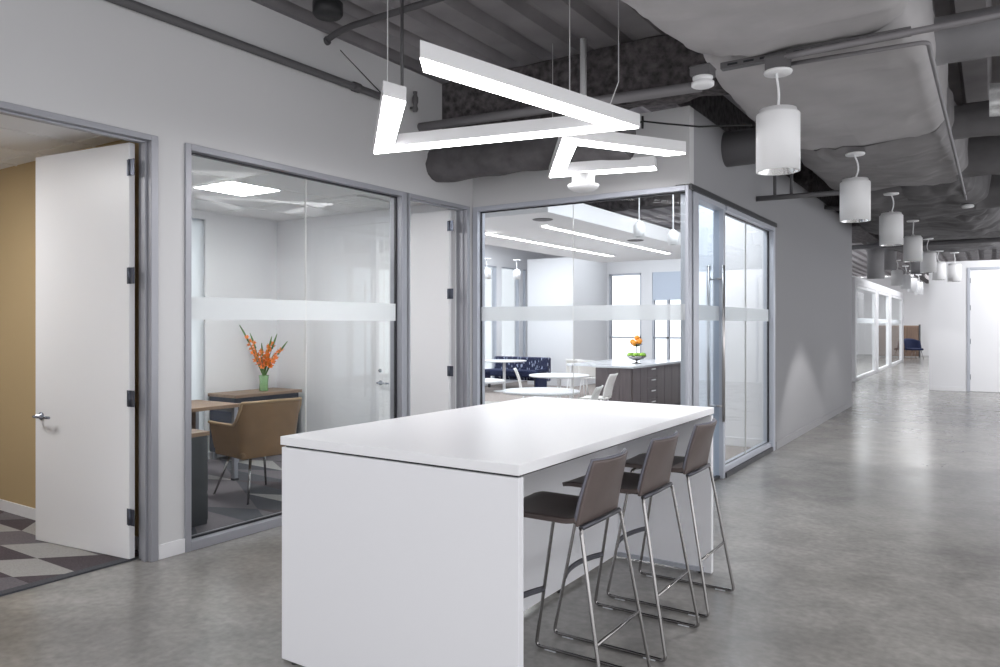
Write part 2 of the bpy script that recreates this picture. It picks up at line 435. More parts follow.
def office_door(name, hy, frame_a, frame_b, L, ang, label, hdx, lock=False, near=True):
    hx = WX-T+hdx
    t = thing(name, label, 'door', (hx, hy, 0), 0, kind='structure')
    # frame is in world coordinates -> offset
    mb = MB()
    w = .05; xa, xb = WX-T-.005, WX+.018
    mb.box(xa,xb,frame_a,frame_a+w,0,TOP); mb.box(xa,xb,frame_b-w,frame_b,0,TOP); mb.box(xa,xb,frame_a+w,frame_b-w,TOP-.038,TOP)
    mb.box(WX-.075,WX-.03,frame_a+w,frame_a+w+.018,0,TOP-.045); mb.box(WX-.075,WX-.03,frame_b-w-.018,frame_b-w,0,TOP-.045); mb.box(WX-.075,WX-.03,frame_a+w,frame_b-w,TOP-.052,TOP-.038)
    mb.tr(Matrix.Translation((-hx,-hy,0))); mb.build('door_frame', 'alu', t, bevel=.003)
    R = Matrix.Rotation(ang, 4, 'Z')
    mb = MB(); mb.box(-L,-.015,0,.045,.012,2.832); mb.tr(R); lf = mb.build('door_leaf', 'door_white', t, bevel=.003)
    for z in (2.66,1.93,1.10,.30):
        mb = MB(); mb.box(-.035,-.016,-.004,.0,-.055,.055); mb.tube([(-.004,-.004,-.055),(-.004,-.004,.055)], .010, 10); mb.box(-.008,.045,-.006,-.001,-.055,.055)
        mb.tr(Matrix.Rotation(ang*.5, 4, 'Z')); o = mb.build('hinge', 'steel_dark', lf); o.location = (0,0,z)
    mb = MB(); mx = Matrix.Rotation(PI/2, 4, 'X')
    mb.lathe([(0,0),(.028,0),(.028,.008),(.013,.012),(.011,.05),(0,.05)], seg=20)
    mb.tube([(-.012,0,.052),(.02,0,.056),(.10,.0,.056),(.165,.0,.050)], .010, 10)
    mb.tr(mx); mb.tr(Matrix.Translation((-L+.075, 0, .93))); 
    mb2 = MB()
    mb.tr(R); mb.build('handle', 'handle_metal', lf)
    mb = MB(); mb.box(-L-.0015,-L+.001,.01,.035,.90,1.04); mb.tr(R); mb.build('latch_plate', 'chrome', lf)
    if lock:
        mb = MB(); mb.lathe([(0,0),(.022,0),(.020,.012),(0,.013)], seg=16); mb.tr(mx); mb.tr(Matrix.Translation((-L+.07,0,1.07))); mb.tr(R)
        mb.build('lock_cylinder', 'steel_dark', lf)
    return t
office_door('door_1', 2.835, D1a, 2.952, 1.045, math.radians(6.75), 'open white door of the first office with lever handle', .012)
office_door('door_2', 6.40, 5.53, 6.57, 1.085, math.radians(-.8), 'open white door of the second office seen past the glazing', .005, True)

# window 1
w1 = thing('window_1', 'floor to ceiling glazing of the second office with frosted band', 'window', (WX,(W1a+W1b)/2,0), kind='structure')
OFF = Matrix.Translation((-WX,-(W1a+W1b)/2,0))
mb = MB(); xa, xb = WX-T-.005, WX+.018
mb.box(xa,xb,W1a,W1a+.045,0,TOP); mb.box(xa,xb,5.455,5.55,0,TOP); mb.box(xa,xb,W1a+.045,5.455,TOP-.045,TOP); mb.box(xa,xb,W1a+.045,5.455,0,.065)
mb.tr(OFF); mb.build('window_frame', 'alu', w1, bevel=.003)
mb = MB(); gx = WX-.06
mb.box(gx-.012,gx+.012,W1a+.045,5.455,TOP-.058,TOP-.045); mb.box(gx-.012,gx+.012,W1a+.045,5.455,.065,.078); mb.box(gx-.012,gx+.012,5.443,5.455,.078,TOP-.058)
mb.tr(OFF); mb.build('gasket', 'glazing_dark', w1)
for a, b in ((W1a+.047,4.318),(4.324,5.453)):
    mb = MB(); mb.box(gx-.005,gx+.005,a,b,.07,TOP-.05); mb.tr(OFF); gp = mb.build('glass_pane', 'glass', w1)
    mb = MB(); mb.box(gx+.0055,gx+.0065,a,b,1.635,1.80); mb.tr(OFF); mb.build('frosted_band', 'frost', gp)
mb = MB(); mb.box(gx-.006,gx+.006,4.3185,4.3235,.07,TOP-.05); mb.tr(OFF); mb.build('glass_joint', 'white_plastic', w1)

# window 2 : wide corner glazing facing the table
w2 = thing('window_2', 'wide corner glazing onto the break room with frosted band', 'window', (-3.5,BY,0), kind='structure')
OFF = Matrix.Translation((3.5,-BY,0))
mb = MB(); ya, yb = BY-.018, BY+.125
mb.box(WX+.01,WX+.075,ya,yb,0,TOP); mb.box(CX-.034,CX-.004,ya,ya+.10,0,TOP); mb.box(WX+.075,CX-.034,ya,yb,TOP-.05,TOP); mb.box(WX+.075,CX-.034,ya,yb,0,.065)
mb.tr(OFF); mb.build('window_frame', 'alu_light', w2, bevel=.003)
gy = BY+.05
mb = MB(); mb.box(WX+.075,CX-.034,gy-.012,gy+.012,TOP-.062,TOP-.05); mb.box(WX+.075,WX+.085,gy-.012,gy+.012,.065,TOP-.06); mb.box(CX-.044,CX-.034,gy-.012,gy+.012,.065,TOP-.06)
mb.tr(OFF); mb.build('gasket', 'glazing_dark', w2)
for a, b in ((WX+.078,-3.531),(-3.525,CX-.037)):
    mb = MB(); mb.box(a,b,gy-.005,gy+.005,.066,TOP-.052); mb.tr(OFF); gp = mb.build('glass_pane', 'glass', w2)
    mb = MB(); mb.box(a,b,gy-.0065,gy-.0055,1.64,1.79); mb.tr(OFF); mb.build('frosted_band', 'frost', gp)
mb = MB(); mb.box(-3.5305,-3.5255,gy-.006,gy+.006,.066,TOP-.052); mb.tr(OFF); mb.build('glass_joint', 'white_plastic', w2)

# door 3 : glass entrance, and side light (window 3)
t = thing('door_3', 'frameless glass entrance door with long steel pull bars', 'door', (CX,7.3,0), kind='structure')
OFF = Matrix.Translation((-CX,-7.3,0))
mb = MB(); xa, xb = CX-.125, CX+.004
mb.box(xa,xb,6.76,6.90,0,TOP-.04); mb.box(xa,xb-.02,7.74,7.80,0,TOP-.04); mb.box(xa,xb,6.90,7.74,TOP-.09,TOP-.04)
mb.tr(OFF); mb.build('door_frame', 'alu_light', t, bevel=.003)
mb = MB(); mb.box(CX-.075,CX-.063,6.905,7.735,.03,TOP-.10); mb.tr(OFF); gp = mb.build('glass_leaf', 'glass_blue', t)
mb = MB(); mb.box(CX-.0625,CX-.0615,6.905,7.735,1.64,1.79); mb.tr(OFF); mb.build('frosted_band', 'frost', gp)
mb = MB(); mb.box(CX-.09,CX-.05,6.905,7.735,.005,.03); mb.tr(OFF); mb.build('floor_rail', 'dark_gap', t)
for sx in (-1, 1):
    mb = MB(); hx = CX-.069+sx*.075
    mb.tube([(hx,7.66,.60),(hx,7.66,2.21)], .016, 14)
    for z in (.76,2.07): mb.tube([(CX-.069+sx*.008,7.66,z),(hx,7.66,z)], .012, 12)
    mb.tr(OFF); mb.build('pull_bar', 'steel_brushed', t)
w3 = thing('window_3', 'glazed side panel beside the glass entrance door', 'window', (CX,8.8,0), kind='structure')
OFF = Matrix.Translation((-CX,-8.8,0))
mb = MB()
mb.box(xa,xb,9.79,9.875,0,TOP-.04); mb.box(xa,xb,7.802,9.79,TOP-.09,TOP-.04); mb.box(xa,xb-.03,7.802,9.79,.05,.11)
mb.tr(OFF); mb.build('window_frame', 'alu_light', w3, bevel=.003)
mb = MB(); mb.box(CX-.075,CX-.055,9.775,9.79,.10,TOP-.09); mb.box(CX-.075,CX-.055,7.802,9.79,.10,.112); mb.box(CX-.075,CX-.055,7.802,9.79,TOP-.102,TOP-.09)
mb.box(xa,CX-.002,7.802,9.875,0,.049); mb.tr(OFF); mb.build('gasket', 'glazing_dark', w3)
for a, b in ((7.805,8.747),(8.753,9.785)):
    mb = MB(); mb.box(CX-.070,CX-.060,a,b,.10,TOP-.09); mb.tr(OFF); gp = mb.build('glass_pane', 'glass', w3)
    mb = MB(); mb.box(CX-.0595,CX-.0585,a,b,1.64,1.79); mb.tr(OFF); mb.build('frosted_band', 'frost', gp)
mb = MB(); mb.box(CX-.071,CX-.059,8.747,8.753,.10,TOP-.09); mb.tr(OFF); mb.build('glass_joint', 'white_plastic', w3)
struct('trim_3', MB().box(CX-.030,CX-.012,BY+.0825,6.759,0,TOP-.04), 'glazing_dark', 'dark recess between corner glazing and glass entrance', 'trim')
struct('trim_2', MB().box(CX-.13,CX+.02,6.646,9.89,TOP-.04,TOP+.012), 'charcoal', 'dark head trim above the glass entrance', 'trim')

# interior stub wall seen through side light
struct('wall_vestibule', MB().box(-3.42,CX-T-.001,9.9,12.2,0,3.6), 'paint_white', 'white wall inside behind the glazed side panel', 'wall')
struct('baseboard_vestibule', MB().box(-3.42,CX-T-.001,9.885,9.9,0,.12), 'paint_white', 'white baseboard inside behind the side panel', 'baseboard', .003)

# ------------------------------------------------------------------ break room shell
mb = MB()
def wall_windows_x(mb, X, ya, yb, wins, zt, zb, H, th=.15):
    y = ya
    for a, b in wins:
        mb.box(X-th,X,y,a,0,H); mb.box(X-th,X,a,b,zt,H); mb.box(X-th,X,a,b,0,zb); y = b
    mb.box(X-th,X,y,yb,0,H)
LW = [(7.2,9.0),(9.4,11.2),(11.6,13.4),(13.7,14.9),(15.1,16.54),(16.77,17.68),(17.86,18.03)]
wall_windows_x(mb, -11, 6.6, 19.1, LW, 3.15, .05, 4.1)
struct('wall_break_left', mb, 'paint_white', 'window wall at the far left of the break room', 'wall')
mb = MB()
RW = [(-9.17,-9.02),(-8.90,-7.94),(-7.63,-6.3),(-5.9,-4.9)]
def wall_windows_y(mb, Y, xa, xb, wins, zt, zb, H, th=.15):
    x = xa
    for a, b in wins:
        mb.box(x,a,Y,Y+th,0,H); mb.box(a,b,Y,Y+th,zt,H); mb.box(a,b,Y,Y+th,0,zb); x = b
    mb.box(x,xb,Y,Y+th,0,H)
wall_windows_y(mb, 19, -11.15, -3.1, RW, 3.0, .5, 4.1)
struct('wall_break_rear', mb, 'paint_white', 'pale rear wall of the break room with tall windows', 'wall')
struct('wall_break_block', MB().box(-10.33,-8.95,17.0,18.98,0,3.33), 'paint_white', 'plain white wall block behind the blue booth', 'wall')
struct('wall_break_side', MB().box(-5.3,-3.2,16.1,16.25,0,4.1), 'paint_white', 'white partition at the rear right of the break room', 'wall')

wn = 5
for (a, b), Y, lab in zip(RW, [19]*4, ('leftmost rear window of the break room beside the white block','bright rear window behind the orange fruit','bright rear window above the dark cabinets with half drawn shade','rear window of the break room at the corridor side')):
    t = thing('window_%d' % wn, lab, 'window', ((a+b)/2,Y,.5), kind='structure'); wn += 1
    h = (b-a)/2
    mb = MB(); mb.box(-h,-h+.05,.02,.12,0,2.5); mb.box(h-.05,h,.02,.12,0,2.5); mb.box(-h,h,.02,.12,2.45,2.5); mb.box(-h,h,.02,.12,0,.05); mb.box(-h,h,.02,.12,.72,.77)
    if .6 < h: mb.box(-h*.35-.03,-h*.35+.03,.02,.12,0,2.5)
    mb.build('window_frame', 'alu_light', t); 
    MB().box(-h+.05,h-.05,.06,.07,.05,2.45).build('glass_pane', 'glass_outer', t)
    if a == -7.63: MB().box(-h+.02,h-.02,-.01,-.004,1.75,2.5).build('roller_shade', 'shade_fabric', t)
for (a, b), lab in zip(LW, ('first','second','third','fourth','left tall','middle tall','narrow right')):
    if a < 13: lab2 = 'tall side window of the break room, %s one past the offices' % lab
    else: lab2 = '%s side window of the break room beside the blue booth' % lab
    t = thing('window_%d' % wn, lab2, 'window', (-11,(a+b)/2,.05), kind='structure'); wn += 1
    h = (b-a)/2
    mb = MB(); mb.box(-.12,-.02,-h,-h+.03,0,3.1); mb.box(-.12,-.02,h-.03,h,0,3.1); mb.box(-.12,-.02,-h,h,3.07,3.1); mb.box(-.12,-.02,-h,h,0,.04)
    mb.build('window_frame', 'alu_light', t)
    MB().box(-.07,-.06,-h+.03,h-.03,.04,3.07).build('glass_pane', 'glass_outer', t)
t = thing('window_%d' % wn, 'outer window at the rear of the second office', 'window', (-7.82,4.37,.25), kind='structure'); wn += 1
mb = MB(); h = 1.07
for y in (-h,-.35,.35,h-.04): mb.box(-.04,.04,y,y+.04,0,2.59)
mb.box(-.04,.04,-h,h,0,.04); mb.box(-.04,.04,-h,h,2.55,2.59); mb.build('window_frame', 'alu_light', t)
MB().box(-.005,.005,-h+.04,h-.04,.04,2.55).build('glass_pane', 'glass_outer', t)
MB().box(.05,.056,-h+.01,h-.01,.05,2.57).build('roller_shade', 'frost', t)

# dropped ceiling cloud
mb = MB(); mb.box(-7.4,-4.615,8.086,15.4,3.0,3.24)
cl = struct('ceiling_cloud', mb, 'cloud_white', 'white dropped ceiling panel over the break room', 'ceiling', .01)
for x, a, b, lab in ((-5.28,9.17,14.0,'recessed light line nearer the corridor in the dropped ceiling'),(-6.45,9.46,13.95,'recessed light line nearer the outer windows in the dropped ceiling')):
    t = thing('linear_light', lab, 'light', (x,(a+b)/2,2.983), group='recessed light lines in the break room')
    L = (b-a)/2
    MB().box(-.05,.05,-L,L,0.002,.015).build('diffuser', 'light_line', t)
    mb = MB(); mb.box(-.062,-.05,-L,L,0,.015); mb.box(.05,.062,-L,L,0,.015); mb.build('housing', 'white_metal', t)
for x, y, lab in ((-5.0,8.62,'round air vent near the front edge of the dropped ceiling'),(-4.95,11.6,'round air vent further back in the dropped ceiling'),(-6.95,9.9,'round air vent at the left of the dropped ceiling')):
    mb = MB(); mb.lathe([(0,0),(.07,.002),(.08,.0),(.13,.008),(.14,.016),(0,.016)], seg=28); mb.tr(Matrix.Translation((x,y,2.984)))
    solo('ceiling_vent', mb, 'strut' if x > -6 else 'white_metal', lab, 'vent', 'round vents in the dropped ceiling')
# steel deck
mb = MB(); z = 4.16; p = .40; x = -12
prof = []
while x < 6.4:
    prof += [(x,z+.09),(x+.11,z+.09),(x+.15,z),(x+.36,z)]; x += p
vs = [(a,-5.4,b) for a,b in prof]+[(a,45.2,b) for a,b in prof]; n = len(prof)
mb.add(vs, [(i,i+1,n+i+1,n+i) for i in range(n-1)])
mb.box(-12,6.4,-5.4,45.2,z+.12,z+.3)
struct('ceiling', mb, 'deck_steel', 'dark corrugated steel deck of the exposed ceiling', 'ceiling')

# outer shell on the unseen sides, mostly window
mb = MB()
mb.box(6.05,6.2,-5.2,45,3.3,4.16); mb.box(6.05,6.2,-5.2,45,0,.08)
for i in range(18):
    y = -5.2+i*3.0; mb.box(6.05,6.2,y,y+.12,.08,3.3)
struct('wall_outer', mb, 'paint_wall', 'outer wall with a long window band at the right', 'wall')
mb = MB(); mb.box(-12,6.2,-5.35,-5.2,3.3,4.16); mb.box(-12,6.2,-5.35,-5.2,0,.08)
for i in range(7): mb.box(-12+i*3,-11.85+i*3,-5.35,-5.2,.08,3.3)
struct('wall_front', mb, 'paint_wall', 'outer wall with windows behind the viewer', 'wall')

# ------------------------------------------------------------------ far end of the corridor
FY = 21.05
mb = MB(); mb.box(-1.295,-.50,FY,FY+.15,0,3.12); mb.box(-.50,.62,FY,FY+.15,2.96,3.12); mb.box(.62,6.05,FY,FY+.15,0,3.12); mb.box(-1.295,-1.15,FY+.15,40,0,3.12)
struct('wall_far', mb, 'paint_white', 'bright white wall at the far end with a closed door', 'wall')
struct('baseboard_far', MB().box(-1.295,-.56,FY-.015,FY,0,.10), 'paint_white', 'white baseboard below the far white wall', 'baseboard')
t = thing('door_4', 'closed white door in the far white wall', 'door', (.06,FY,0), kind='structure')
mb = MB(); mb.box(-.56,-.50,-.02,.15,0,2.96); mb.box(.62-.06,.62,-.02,.15,0,2.96); mb.box(-.50,.56,-.02,.15,2.90,2.96); mb.build('door_frame', 'alu_light', t, bevel=.004)
lf = MB().box(-.497,.557,.01,.055,.01,2.897).build('door_leaf', 'door_white', t)
for z in (.35,1.2,2.0,2.65): MB().tube([(-.50,0,z-.06),(-.50,0,z+.06)], .012, 8).build('hinge', 'steel_dark', lf)
# side glass fronts
for k,(a,b,lab) in enumerate(((23.1,27.4,'white framed glass front nearest along the far corridor'),(28.0,31.2,'second white framed glass front along the far corridor'),(31.9,36.0,'last white framed glass front along the far corridor'))):
    t = thing('window_%d' % wn, lab, 'window', (-3.2,(a+b)/2,0), kind='structure'); wn += 1
    L = (b-a)/2; mb = MB()
    for y in (-L,L-.09): mb.box(-.1,0,y,y+.09,0,2.72)
    mb.box(-.1,0,-L,L,2.64,2.72); mb.box(-.1,0,-L,L,0,.10); mb.build('window_frame', 'door_white', t, bevel=.004)
    gp = MB().box(-.055,-.045,-L+.09,L-.09,.10,2.64).build('glass_pane', 'glass', t)
    MB().box(-.044,-.043,-L+.09,L-.09,1.64,1.79).build('frosted_band', 'frost', gp)
mb = MB(); mb.box(-3.3,-3.2,22.9,36.6,2.73,2.95)
for a, b in ((22.9,23.095),(27.405,27.995),(31.205,31.895),(36.005,36.6)): mb.box(-3.3,-3.2,a,b,0,2.73)
struct('wall_far_left', mb, 'paint_white', 'white glazed office front along the far corridor', 'wall')
struct('wall_far_office', MB().box(-6.1,-6.0,22.9,44,0,3.2), 'paint_white', 'white wall inside the far offices', 'wall')
struct('wall_far_turn', MB().box(-6.0,-3.31,22.8,22.9,0,3.2), 'paint_white', 'white cross wall at the start of the far offices', 'wall')
struct('wall_far_end', MB().box(-6.1,6,44,44.1,0,4.1), 'paint_white', 'white end wall of the far lounge', 'wall')
# cabinet & blue chair in the far room
t = thing('storage_cabinet', 'brown wood storage cabinet in the far lounge behind the blue chair', 'cabinet', (-3.72,41.6,0))
MB().box(-1.0,.75,-.3,.3,.05,1.55).build('body', 'wood_top', t, bevel=.01)
for x in (-.95,-.36,.22): MB().box(x,x+.52,-.325,-.301,.10,1.50).build('door', 'wood_face', t, bevel=.005)
MB().box(.752,.80,-.32,.3,0,1.6).build('end_panel', 'charcoal', t)
t = thing('lounge_chair', 'dark blue upholstered chair at the far end of the corridor', 'chair', (-3.05,39.6,0), .7)
def shell(mb, w, d, sh, bh, aw):
    mb.box(-w/2,w/2,-d/2,d/2,sh-.09,sh)
mb = MB(); mb.box(-.3,.3,-.3,.28,.40,.50); mb.build('seat', 'navy_fabric', t, bevel=.04, segs=3)
mb = MB(); mb.grid(lambda u,v: (-.36+.72*u, .22+.10*v+.10*(1-(2*u-1)**2)-.25*abs(2*u-1)**3, .45+.50*v-(.12*abs(2*u-1)**3)*v), 14, 8, thick=.05); mb.build('backrest', 'navy_fabric', t)
for sx in (-1,1):
    for sy in (-1,1):
        MB().tube([(sx*.22,sy*.2,.42),(sx*.3,sy*.28,.0)], .012, 8).build('leg', 'chrome', t)

# ------------------------------------------------------------------ bar table
ix0, ix1, iy0, iy1 = -2.827, -1.49, 2.389, 4.757
t = thing('bar_table', 'large white laminate bar height table with panel ends in the centre', 'table', ((ix0+ix1)/2,(iy0+iy1)/2,0))
hw, hl = (ix1-ix0)/2, (iy1-iy0)/2
MB().box(-hw,hw,-hl,hl,1.028,1.069).build('tabletop', 'laminate_top', t, bevel=.0025)
for s in (-1,1):
    ya, yb = (-hl+.004,-hl+.042) if s < 0 else (hl-.042,hl-.004)
    e = MB().box(-hw+.006,hw-.004,ya,yb,.012,1.018).build('end_panel', 'laminate', t, bevel=.002)
    for x in (-hw+.08,hw-.08): MB().lathe([(0,0),(.018,0),(.018,.004),(.01,.006),(.01,.02)], x, (ya+yb)/2, 14).build('levelling_foot', 'black_plastic', e)
MB().box(-hw+.02,hw-.02,-hl+.02,hl-.02,1.017,1.029).build('shadow_gap', 'glazing_dark', t)
MB().box(-.02,.02,-hl+.043,hl-.043,.03,1.017).build('modesty_panel', 'laminate', t, bevel=.002)
for y in (-.4,.35): MB().lathe([(0,0),(.018,0),(.018,.006),(.01,.008),(.01,.032)], .0, y, 14).build('levelling_foot', 'black_plastic', t)
MB().box(.021,hw-.05,hl-.058,hl-.043,.018,.045).build('base_rail', 'alu_light', t)

# ------------------------------------------------------------------ bar stools (facing -X, toward the table)
def make_stool():
    t = thing('bar_stool', 'x', 'stool')
    # seat
    def seat(u, v):
        x = -.285+.43*u; yy = (v-.5)*2
        w = .205-.02*max(0,(.12-u)/.12)**2
        z = .783+.006*abs(yy)**2-.012*(max(0,.15-u)/.15)**2+.012*(max(0,u-.85)/.15)**2
        return (x, yy*w, z)
    mb = MB(); mb.grid(seat, 20, 12, thick=.022, mi=0)
    s = mb.build('seat', 'seat_taupe', t, bevel=.004)
    def back(u, v):
        yy = (u-.5)*2; h = v
        w = .198-.034*h**1.5
        x = .140+.012*h+.072*h**1.2-.018*(1-yy*yy)*-1*h
        z = .762+.275*h
        return (x-.02*abs(yy)**2*h, yy*w, z)
    mb = MB(); mb.grid(back, 14, 14, thick=-.016, mi=0); mb.build('backrest', 'seat_taupe', t, bevel=.004)
    mb = MB(); 
    mb.tube([back(0,k/12) for k in range(1,13)]+[back(k/14,1) for k in range(1,15)]+[back(1,1-k/12) for k in range(1,12)], .0075, 8)
    mb.build('shell_edge', 'seat_edge', t)
    mb = MB(); mb.box(-.20,.12,-.13,.13,.752,.765); mb.build('mounting_plate', 'black_plastic', t, bevel=.003)
    for sy in (-1,1):
        y0 = sy*.238; yt = sy*.195
        path = rounded_path([(-.15,yt*.25,.752),(-.165,yt,.752),(-.302,y0,.0105),(.302,y0,.0105),(.168,yt,.755),(.150,yt*.6,.756)], .028)
        MB().tube(path, .0085, 10).build('leg', 'chrome', t)
        for x in (-.22,.22): MB().box(x-.03,x+.03,y0-.008,y0+.008,.0,.006).build('glide', 'glide', t)
    MB().tube([(.166,-.19,.755),(.172,0,.757),(.166,.19,.755)], .011, 10).build('rear_rail', 'footrest', t)
    pts = [(-.247-.05*math.cos(a)*0-.045*(1-(a/1.0)**2), .222*a, .30) for a in [-1+k/6 for k in range(13)]]
    mb = MB(); mb.tube([(p[0],p[1],.30) for p in pts], .010, 10); mb.tube([(p[0],p[1],.312) for p in pts], .008, 10); mb.build('footrest', 'footrest', t)
    MB().tube([(.248,-.222,.298),(.248,.222,.298)], .0075, 10).build('rear_crossbar', 'chrome', t)
    return t
st = make_stool()
st.location = (-1.5875,2.955,0); tag(st, 'taupe bar stool nearest the camera at the white table', 'stool', 'bar stools along the white table')
dup(st, (-1.5875,3.612,0), 0, 'middle taupe bar stool of the three at the white table')
dup(st, (-1.5875,4.25,0), 0, 'taupe bar stool nearest the glass entrance at the white table')

# ------------------------------------------------------------------ zigzag lights
ZL = 2.95
def offset_path(P, w, side):
    # outer polyline P -> inner polyline offset by w on given side
    P = [Vector((p[0],p[1])) for p in P]; L = []
    for i in range(len(P)-1):
        d = (P[i+1]-P[i]).normalized(); n = Vector((-d.y,d.x))*side
        L.append((P[i]+n*w, d))
    out = [L[0][0]]
    for i in range(len(L)-1):
        (p,d),(q,e) = L[i],L[i+1]
        den = d.x*e.y-d.y*e.x; t = ((q-p).x*e.y-(q-p).y*e.x)/den; out.append(p+d*t)
    n = Vector((-L[-1][1].y,L[-1][1].x))*side
    out.append(P[-1]+n*w)
    return P, out
def zigzag(name, P, side, label, hangs, h=.10, w=.145, trim0=0, trim1=0):
    O, I = offset_path(P, w, side)
    d = (O[1]-O[0]).normalized(); I[0] += d*trim0
    d = (O[-2]-O[-1]).normalized(); I[-1] += d*trim1
    c = (sum((p.x for p in O))/len(O), sum((p.y for p in O))/len(O))
    t = thing(name, label, 'light', (c[0],c[1],ZL), group='angular suspended linear lights')
    mb = MB(); md = MB()
    def strip(m, A, B, z0, z1):
        n = len(A)
        v = []
        for a, b in zip(A, B): v += [(a.x-c[0],a.y-c[1],z0),(b.x-c[0],b.y-c[1],z0),(b.x-c[0],b.y-c[1],z1),(a.x-c[0],a.y-c[1],z1)]
        f = [(0,1,2,3),((n-1)*4+3,(n-1)*4+2,(n-1)*4+1,(n-1)*4)]
        for i in range(n-1):
            k = i*4; f += [(k,k+4,k+5,k+1),(k+1,k+5,k+6,k+2),(k+2,k+6,k+7,k+3),(k+3,k+7,k+4,k)]
        m.add(v, f)
    strip(mb, O, I, .012, h)
    mb.build('housing', 'white_metal', t)
    A = [o+(i-o)*.04 for o,i in zip(O,I)]; B = [o+(i-o)*.96 for o,i in zip(O,I)]
    strip(md, A, B, .0, .0118); md.build('diffuser', 'light_strip', t)
    for (x,y,z2,kx,ky) in hangs:
        MB().tube([(x-c[0],y-c[1],h-.01),(x+kx-c[0],y+ky-c[1],h+.2 if (kx or ky) else h+.01),(x+kx-c[0],y+ky-c[1],z2-ZL)], .0035, 6).build('suspension_cable', 'cable', t)
        MB().lathe([(0,h-.01),(.012,h-.01),(.012,h+.03),(0,h+.03)], x-c[0], y-c[1], 10).build('cable_grip', 'white_metal', t)
    return t
F1 = [(-3.018,3.318),(-4.102,4.397),(-2.025,4.825),(-2.431,2.948)]
zigzag('zigzag_light', F1, -1, 'nearer and larger angular white suspended light over the table', [(-3.11,3.46,4.15,0,0),(-2.15,4.58,4.15,.03,.10),(-2.26,4.24,4.15,0,0)], trim0=.10, trim1=.14)
F2 = [(-2.025,5.75),(-2.61,4.785),(-3.41,5.99),(-2.455,6.22)]
zigzag('zigzag_light', F2, -1, 'smaller angular white suspended light near the corner glazing', [(-3.33,5.92,4.15,0,0)], w=.13, trim0=.1)

# ------------------------------------------------------------------ pendants
def make_pendant(r=.141, h=.40, drop=.24):
    t = thing('pendant_light', 'x', 'light')
    mb = MB(); mb.lathe([(r-.014,0),(r,0),(r,h-.02),(r-.004,h-.012),(r-.016,h-.008),(r-.022,h+.018),(.02,h+.024),(0,h+.024)], seg=40); mb.build('shade', 'white_metal', t)
    mb = MB(); mb.lathe([(r-.014,0.001),(r-.02,.02),(r*.62,.13),(r*.55,.16)], seg=36); mb.build('reflector', 'reflector', t)
    mb = MB(); mb.lathe([(0,.158),(r*.55,.158)], seg=24); mb.build('lamp', 'lamp_inner', t)
    mb = MB(); pts = [(0,0,h+.02)]
    for k in range(1,9):
        a = k/8; pts.append((.012*math.sin(a*PI*1.3), -.03*math.sin(a*PI), h+.02+drop*a))
    mb.tube(pts, .0085, 8); mb.lathe([(0,h+.02),(.03,h+.022),(.026,h+.04),(0,h+.042)], seg=16); mb.build('cord', 'white_metal', t)
    mb = MB(); mb.lathe([(0,h+drop+.018),(.088,h+drop+.018),(.092,h+drop+.026),(.092,h+drop+.036),(0,h+drop+.036)], seg=30); mb.build('canopy', 'white_metal', t)
    return t
def spot(loc, e, size=1.5, r=.08, blend=.22, col=(1,.98,.97)):
    l = bpy.data.lights.new('pendant_beam', 'SPOT'); l.energy = e; l.spot_size = size; l.spot_blend = blend; l.shadow_soft_size = r; l.color = col
    o = bpy.data.objects.new('pendant_beam', l); COL.objects.link(o); o.location = loc; return o
PY = [5.23,8.19,10.94,14.0,17.1,20.1]
labs = ['large white cylinder pendant nearest the camera over the corridor','second white cylinder pendant from the camera, hanging by a short cord',
 'third white cylinder pendant down the corridor, right of the grey wall end','fourth cylinder pendant down the corridor, grey in shadow','fifth cylinder pendant down the corridor, grey and partly overlapped','sixth cylinder pendant, just left of the far white wall edge']
pen = make_pendant(); tag(pen, labs[0], 'light', 'cylinder pendants along the corridor')
for i, y in enumerate(PY):
    x = (-1.205,-1.145,-1.10,-1.09,-1.06,-1.03)[i]
    if i == 0: pen.location = (x,y,2.63)
    else: dup(pen, (x,y,2.635), i*.9, labs[i])
    so = spot((x,y,2.66), (45,45,95,30,18,10)[i], size=1.42)
    if i == 2: so.rotation_euler = (math.radians(9),0,0)
dup(pen, (-.73,20.3,2.60), 0, 'small looking white pendant in front of the far white wall', 'cylinder pendants along the corridor')
for i,(y,l) in enumerate(((22.3,'leftmost'),(24.6,'second from left'),(26.9,'third from left'),(29.2,'rightmost'))):
    dup(pen, (-2.1,y,2.63), .3, '%s of the four bright pendants in the far corridor row' % l, 'cylinder pendants in the far corridor')
sp = make_pendant(.075,.17,1.0); tag(sp, 'small pendant inside the break room, left of the two near the corner post', 'light', 'small pendants in the break room')
sp.location = (-3.918,9.3,2.763)
dup(sp, (-3.615,9.75,2.68), 0, 'small pendant inside the break room, right of the two near the corner post')
s2 = make_pendant(.085,.20,.22); tag(s2, 'small white pendant by the side windows, left one', 'light', 'small pendants by the side windows'); s2.location = (-9.3,13.59,2.60)
dup(s2, (-9.3,14.83,2.66), 0, 'small white pendant by the side windows, right one')

